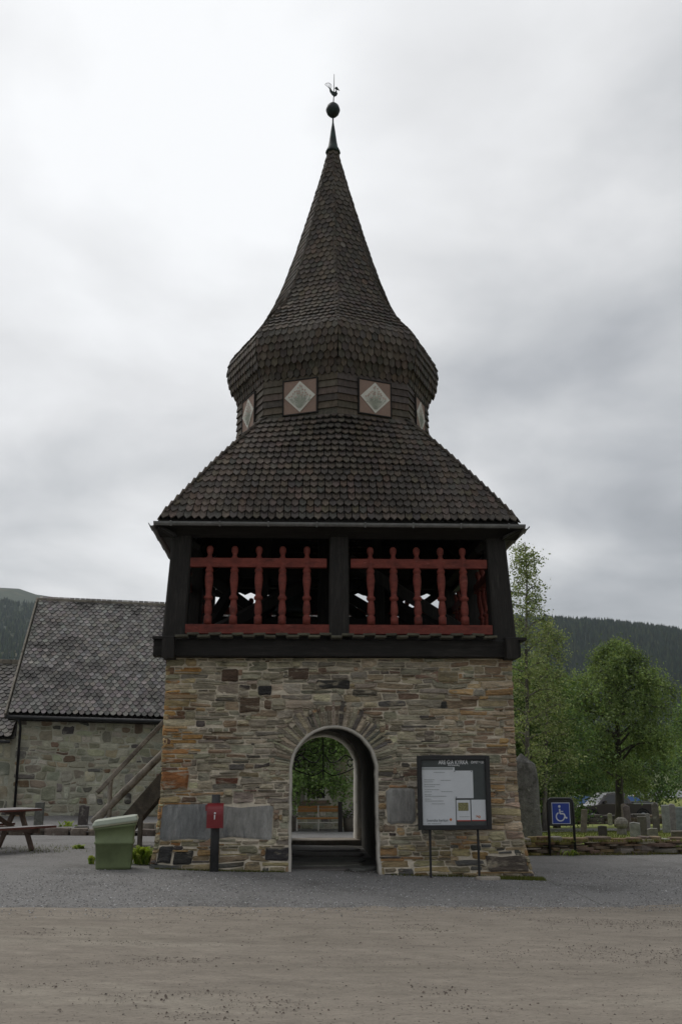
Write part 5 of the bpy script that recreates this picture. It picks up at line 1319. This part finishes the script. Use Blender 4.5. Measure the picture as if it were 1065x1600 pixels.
    mb_ = MB(); mb_.add([(x0-.06+e_*3, -wb+.1, z0+.1), (x0-.06+e_*3, wb-.1, z0+.1), (x1+.05+e_*3, wt-.05, z1-.08), (x1+.05+e_*3, -wt+.05, z1-.08)], [(0, 1, 2, 3)]); mb_.build('rear_window', M['glass'], t, True)
    mb_ = MB(); mb_.bar((low[1][0]-.03, -Wd/2+.03, .48), (low[1][0]-.03, Wd/2-.03, .48), .12, .2); mb_.build('bumper', M['tyre'] if kind == 'pickup' else pm, t, True)
    if kind == 'pickup':
        mb_ = MB(); mb_.box((1.0, -Wd/2+.1, 1.135), (2.46, Wd/2-.1, 1.16)); mb_.build('bed_cover', M['tyre'], t, True)
        mb_ = MB(); mb_.box((.98, -Wd/2-.004, 1.06), (2.5, -Wd/2+.06, 1.128)); mb_.build('bed_rail', M['rim'], t, True)
    return t
car('pickup_truck', 'dark brown pickup truck parked behind the birch trunk', (18.0, 40.0, gz(18, 40)), radians(9), (.030, .022, .020), 'pickup')
car('parked_car', 'bright blue car parked right behind the dark pickup', (24.3, 58.0, gz(24.3, 58)+.22), radians(8), (.012, .085, .30))
car('parked_car', 'pale silver car parked beyond the blue car', (40.0, 98, gz(40, 98)+.05), radians(205), (.36, .38, .40))
car('parked_car', 'small blue car whose tail shows left of the pickup', (20.9, 56.0, gz(20.9, 56)+.3), radians(200), (.02, .10, .28))

# ------------------------------------------------------------------ trees and plants
def leaves_np(centers, size, cols, rg, flat=.0, droop=0.0):
    n = len(centers); c = np.asarray(centers)
    d1 = rg.normal(size=(n, 3)); d1[:, 2] -= droop; d1 /= np.linalg.norm(d1, axis=1)[:, None]
    d2 = np.cross(d1, rg.normal(size=(n, 3))); d2 /= np.linalg.norm(d2, axis=1)[:, None]
    s_ = (size*rg.uniform(.65, 1.3, n))[:, None]
    V = np.stack([c-d1*s_, c+d2*s_*.55, c+d1*s_, c-d2*s_*.55], 1).reshape(-1, 3)
    pal = np.array(cols)*np.array([1.95, 2.0, 2.3]); C = pal[rg.integers(0, len(pal), n)]*rg.uniform(.75, 1.25, n)[:, None]
    return V, C
def tree(name, label, base, height, trunk_r, spread, n_limb, n_leaf, leaf, cols, seed, crown0=.25, droop=.0, shape='oval', lean=(0, 0), clump=.28, bark='bark', group=None, top_taper=1.0, strings=0):
    rg = np.random.default_rng(seed); b = Vector((base[0], base[1], base[2]))
    t = thing(name, label, 'tree', tuple(b), 0, group)
    mb_ = MB(); pts = []
    for i in range(9):
        f = i/8; pts.append(b+Vector((lean[0]*f+.10*noise.noise((f*3, seed, 0))*height*.2*f, lean[1]*f+.10*noise.noise((f*3, seed, 5))*height*.2*f, -.1+f*height*.96)))
    rad = [trunk_r*(1.25 if i == 0 else 1)*(1-.93*(i/8)**.9)+.008 for i in range(9)]
    mb_.tube(pts, rad, 9)
    def trunk_at(f):
        x = f*8; i = min(7, int(x)); return pts[i].lerp(pts[i+1], x-i)
    tips = []
    for k in range(n_limb):
        f = crown0*.75+(1-crown0*.75)*((k+rg.uniform(0, .9))/n_limb)**.85*.97
        p0 = trunk_at(min(f, .985)); g_ = (f-crown0*.7)/(1-crown0*.7)
        if shape == 'oval': r_ = spread*max(.12, sin(pi*min(1, max(.06, g_*.86+.16))))**.7
        elif shape == 'slim': r_ = spread*(1-.75*g_)*(.55+.45*min(1, g_*5))
        else: r_ = spread*sqrt(max(.05, 1-(2*g_-.9)**2*.8))
        r_ *= rg.uniform(.65, 1.12); az = k*2.4+rg.uniform(-.5, .5)
        rise = r_*rg.uniform(.25, .75)*(1-.2*droop)
        d = Vector((cos(az), sin(az), 0)); L_ = []
        for j in range(6):
            q = j/5; L_.append(p0+d*r_*q+Vector((.08*r_*rg.normal()*q, .08*r_*rg.normal()*q, rise*sin(q*pi*.5)-droop*r_*.55*q*q)))
        tr = trunk_r*.38*(1-.6*f)
        mb_.tube(L_, [tr*(1-.85*j/5)+.006 for j in range(6)], 5, cap=False)
        for j in range(2, 6):
            for s2 in range(2):
                a2 = az+rg.uniform(-1.3, 1.3); l2 = r_*rg.uniform(.18, .42); q0 = L_[j]
                q1 = q0+Vector((cos(a2), sin(a2), rg.uniform(-.25, .6)-.7*droop))*l2
                mb_.tube([q0, (q0+q1)/2+Vector((0, 0, .08*l2)), q1], [.014, .009, .004], 4, cap=False); tips.append(((q0+q1)/2, l2)); tips.append((q1, l2))
    mb_.build('trunk', M[bark], t, smooth=True)
    T = np.array([tuple(p) for p, _ in tips]); idx = rg.integers(0, len(T), n_leaf)
    wgt = rg.uniform(.1, 1.0, len(T))**1.6; tone = rg.uniform(.62, 1.38, len(T)); idx = rg.choice(len(T), n_leaf, p=wgt/wgt.sum())
    off = rg.normal(size=(n_leaf, 3))*clump*np.array([1, 1, .8]); cen = T[idx]+off
    if strings:
        ns = strings; ii = rg.integers(0, len(T), ns); per = 16
        s0 = T[ii]+rg.normal(size=(ns, 3))*clump*.7; ln = rg.uniform(.3, .95, ns)
        q = np.linspace(0, 1, per)
        st_ = s0[:, None, :]+np.stack([.10*np.outer(rg.normal(size=ns), q**2), .10*np.outer(rg.normal(size=ns), q**2), -np.outer(ln, q)], 2)+rg.normal(size=(ns, per, 3))*.035
        cen = np.r_[cen, st_.reshape(-1, 3)]
    V, C = leaves_np(cen, leaf, cols, rg, droop=droop); C[:n_leaf] *= tone[idx][:, None]
    if strings: C[n_leaf:] *= np.repeat(tone[ii], per)[:, None]
    quads_np('crown', V, 4, C, M['leaf'], t)
    return t
LF = 1.45
BIR = [(.085, .115, .035), (.10, .13, .04), (.07, .10, .032), (.12, .145, .05), (.06, .085, .03)]
DEC = [(.055, .09, .028), (.07, .105, .03), (.045, .075, .025), (.085, .12, .04)]
LIT = [(.13, .15, .06), (.11, .135, .05), (.16, .17, .075), (.09, .115, .04)]
tree('birch_tree', 'big weeping birch standing in the graveyard in front of the pickup', (14.0, 26, gz(14, 26)), 8.7, .22, 2.35, 46, 23000, .062, BIR, 4, .28, .5, 'oval', (.35, 0), .25, bark='darkbark', strings=1300)
tree('birch_tree', 'tall thin pale birch rising just right of the tower roof', (7.05, 14, gz(7, 14)), 10.4, .095, 1.15, 44, 8500, .048, LIT, 9, .22, .1, 'slim', (.35, 0), .17, group='trees right of the tower')
tree('birch_tree', 'slim birch leaning out right of the thin pale birch', (8.2, 16.5, gz(8, 16)), 7.9, .085, 1.2, 34, 7500, .05, LIT, 15, .12, .15, 'slim', (.55, 0), .2, group='trees right of the tower')
tree('rowan_tree', 'dense bushy green tree behind the standing stone', (8.6, 20, gz(8.6, 20)), 6.6, .16, 2.0, 38, 22000, .07, DEC+BIR[:2], 22, .06, .1, 'oval', (.2, 0), .34, group='trees right of the tower')
tree('rowan_tree', 'low dark bushy tree between standing stone and weeping birch', (10.6, 24, gz(10.6, 24)), 5.0, .14, 1.7, 34, 18000, .07, DEC, 31, .04, .1, 'oval', (0, 0), .34, group='trees right of the tower')
tree('rowan_tree', 'leafy green bush close behind the tower corner, left of the others', (6.9, 18, gz(6.9, 18)), 5.6, .13, 1.6, 32, 17000, .066, DEC+BIR[:1], 35, .05, .1, 'oval', (0, 0), .32, group='trees right of the tower')
tree('yard_tree', 'leafy green tree in front of the church, seen through the archway', (-1.0, 13.0, gz(-1, 13)+.05), 5.4, .12, 2.1, 42, 33000, .052, [(.085, .13, .038), (.10, .15, .045), (.065, .10, .03), (.125, .175, .055)], 41, .18, .35, 'oval', (.4, 0), .24, strings=500)
for i, (x, y, h, s_, lb) in enumerate(((44.5, 92, 11.5, 3.6, 'broad dark tree at the photo edge beyond the parked cars'), (34, 80, 7.5, 3.2, 'rounded green tree behind the blue car'), (27, 75, 7, 3.5, 'rounded green tree behind the pickup cabin'),
                                       (20, 70, 7.5, 3.6, 'rounded green tree behind the dense bushes'), (52, 112, 10, 4.2, 'far dark tree beyond the meadow road'), (60, 165, 9, 4.5, 'far green tree beside the distant road'))):
    tree('broadleaf_tree', lb, (x, y, gz(x, y)), h, .2, s_, 26, 6500, .17, DEC, 60+i, .05, .1, 'oval', (0, 0), .6, group='trees beyond the parking')

def weed(name, label, x, y, h, n, seed, sp=.16, broad=.035):
    rg = random.Random(seed); z = gz(x, y); mb_ = MB(); t = thing(name, label, 'plant', (x, y, z))
    for i in range(n):
        a_ = rg.uniform(0, 6.28); l_ = h*rg.uniform(.5, 1.05); out_ = sp*rg.uniform(.3, 1.1); bx_, by_ = x+rg.gauss(0, sp*.45), y+rg.gauss(0, sp*.35)
        r_ = Vector((-sin(a_), cos(a_), 0)); d = Vector((cos(a_), sin(a_), 0)); P = []
        for q, wd in ((0, .25), (.3, .7), (.6, 1), (.85, .7), (1, .05)):
            c = Vector((bx_, by_, z-.01))+d*out_*q**1.5+Vector((0, 0, l_*(q-.38*q**3))); P += [c-r_*broad*wd, c+r_*broad*wd]
        mb_.add(P, [(2*k, 2*k+1, 2*k+3, 2*k+2) for k in range(4)], jit(rg.choice([(.22, .30, .05), (.17, .25, .04), (.27, .34, .075)]), rg, .2))
    mb_.build('leaves', M['leaf'], t)
weed('weed_plant', 'bright green leafy weeds between green bin and tower corner', -3.33, -2.55, .46, 75, 1, .20, .04)
weed('weed_plant', 'small green weed tuft left of the green bin', -4.13, -2.7, .24, 24, 2, .08, .03)
weed('weed_plant', 'low green weed rosette on the gravel before the kerb', -4.95, .4, .13, 26, 3, .15)
weed('weed_plant', 'green weeds growing by the dark leaning grave slab', -7.15, 9.6, .5, 30, 4, .22, .05)
weed('weed_plant', 'thin green weeds at the foot of the wheelchair sign', 4.9, .92, .2, 26, 5, .25, .014)
weed('weed_plant', 'green leafy plant behind the wall by the grey gravestone', 7.6, 3.6, .34, 40, 6, .2)
def tufts(name, label, n, region, h, cols, seed, wd=.006):
    rg = np.random.default_rng(seed); P = np.array([region(rg) for _ in range(n)])
    z = np.array([gz(a_, b_) for a_, b_ in P[:, :2]])+P[:, 2]; hh = h*rg.uniform(.5, 1.3, n); a_ = rg.uniform(0, 6.28, n); ln = rg.normal(size=(n, 2))*h*.4
    b = np.c_[P[:, :2], z]; r_ = np.c_[np.cos(a_), np.sin(a_), np.zeros(n)]*wd
    V = np.stack([b-r_, b+r_, b+np.c_[ln, hh]], 1).reshape(-1, 3)
    C = np.array(cols)[rg.integers(0, len(cols), n)]*rg.uniform(.7, 1.3, n)[:, None]
    props(quads_np(name, V, 3, C, M['leaf']), label, None, None, 'stuff')
GC = [(.11, .135, .026), (.09, .115, .023), (.13, .14, .035)]
tufts('lawn_grass', 'short green grass on the graveyard lawn', 26000, lambda g: (g.uniform(3.6, 16), 1.6+16*g.random()**1.5, 0), .05, GC, 2, .009)
tufts('tower_grass', 'grass strip at the right foot of the tower', 2600, lambda g: (2.2+1.05*g.random(), -3.42-.30*g.random()**1.3, 0), .045, GC+[(.16, .17, .05)], 3)
tufts('wall_grass', 'dry grass and moss growing along the dry stone wall', 7000, lambda g: (g.uniform(3.4, 12), g.choice([1.02, 1.45])+g.normal()*.06, g.choice([0, .26])), .07, [(.17, .15, .05), (.13, .14, .04), (.11, .13, .03)], 4)
tufts('base_grass', 'thin moss and grass along the foot of the tower wall', 1500, lambda g: (-3.0+g.random()*2.1 if g.random() < .7 else .8+g.random()*1.4, -3.36-.10*g.random()**2, 0), .035, [(.10, .11, .03), (.13, .13, .04), (.08, .10, .025)], 7, .005)
tufts('yard_grass', 'sparse grass blades on the gravel near the picnic table', 260, lambda g: (-5.6+g.normal()*.5, .2+g.normal()*.5, 0), .05, GC, 5)

# ------------------------------------------------------------------ hills
def hill(name, label, m, xs_, ys_, H):
    mb_ = MB(); mb_.grid(lambda x, y: (x, y, H(x, y)), xs_, ys_); props(mb_.build(name, m, smooth=True), label, None, None, 'structure')
prR = [(-1200, 120), (-400, 205), (100, 240), (406, 243), (489, 239), (549, 235), (644, 226), (721, 211), (900, 185), (1500, 120), (3000, 60)]
def HR(x, y):
    top = np.interp(x, *zip(*prR)); f = np.clip((y-700)/1100, 0, 1); g_ = f*f*(3-2*f)
    if y > 1850: g_ = max(0, 1-(y-1850)/900)
    return -3+(float(top)+3)*float(g_)+8*noise.noise((x*.006, y*.006, 0))*float(f)
hill('hill', 'dark forested hill behind the trees on the right', M['hill'], lin(-600, 2600, 90), lin(600, 2600, 50), HR)
prL = [(-4000, 330), (-2000, 410), (-1100, 432), (-760, 431), (-680, 428), (-632, 412), (-523, 398), (-320, 391), (-100, 375), (250, 300), (700, 150), (1200, 60)]
def HL(x, y):
    top = np.interp(x, *zip(*prL)); f = np.clip((y-900)/1600, 0, 1); g_ = f**.85
    if y > 2520: g_ = max(0, 1-(y-2520)/1500)
    return -4+(float(top)+4)*float(g_)+10*noise.noise((x*.004, y*.004, 3))*float(f)*(1-float(f))*3
hill('mountain', 'green fell with a bare brownish top behind the church', M['fell'], lin(-4000, 1200, 120), lin(800, 4000, 60), HL)
def forest(name, label, n, region, H, hh, cols, seed):
    rg = np.random.default_rng(seed); V = []; C = []
    for i in range(n):
        x, y = region(rg); z = H(x, y)-.5; h = rg.uniform(*hh); r_ = h*rg.uniform(.15, .24); a_ = rg.uniform(0, 6)
        ap = np.array((x, y, z+h)); c = np.array(cols[rg.integers(0, len(cols))])*rg.uniform(.7, 1.25)
        ring = [np.array((x+r_*cos(a_+k*2*pi/5)*rg.uniform(.8, 1.2), y+r_*sin(a_+k*2*pi/5)*rg.uniform(.8, 1.2), z)) for k in range(5)]
        for k in range(5): V.extend((ring[k], ring[(k+1) % 5], ap)); C.append(c*(.9+.05*k))
    props(quads_np(name, np.array(V), 3, np.array(C), M['conifer']), label, None, None, 'stuff')
FC = [(.022, .042, .028), (.028, .05, .03), (.018, .034, .025), (.045, .065, .03)]
def reg_r(g):
    while True:
        y = g.uniform(900, 1880); x = y*g.uniform(.16, .46)
        return x, y
forest('hill_forest', 'dark spruce forest covering the hill on the right', 13000, reg_r, HR, (8, 17), FC, 1)
def reg_l(g):
    y = 1050+1150*g.random(); x = y*g.uniform(-.34, -.20)
    return x, y
forest('fell_forest', 'spruce forest on the lower slopes of the fell', 5000, reg_l, HL, (7, 14), FC+[(.05, .075, .03)], 2)

# ------------------------------------------------------------------ thin damp air
hz = MB(); hz.box((-4200, -40, -9), (2800, 4100, 460))
hm = bpy.data.materials.new('haze_air'); hm.use_nodes = True; hn = hm.node_tree.nodes; hn.remove(hn['Principled BSDF'])
pv = hn.new('ShaderNodeVolumePrincipled'); pv.inputs['Color'].default_value = (.80, .88, .95, 1); pv.inputs['Density'].default_value = .00008
pv.inputs['Anisotropy'].default_value = .2
hm.node_tree.links.new(pv.outputs[0], hn['Material Output'].inputs['Volume'])
ho = hz.build('haze', hm); props(ho, 'thin grey haze over the far hills', None, None, 'stuff')
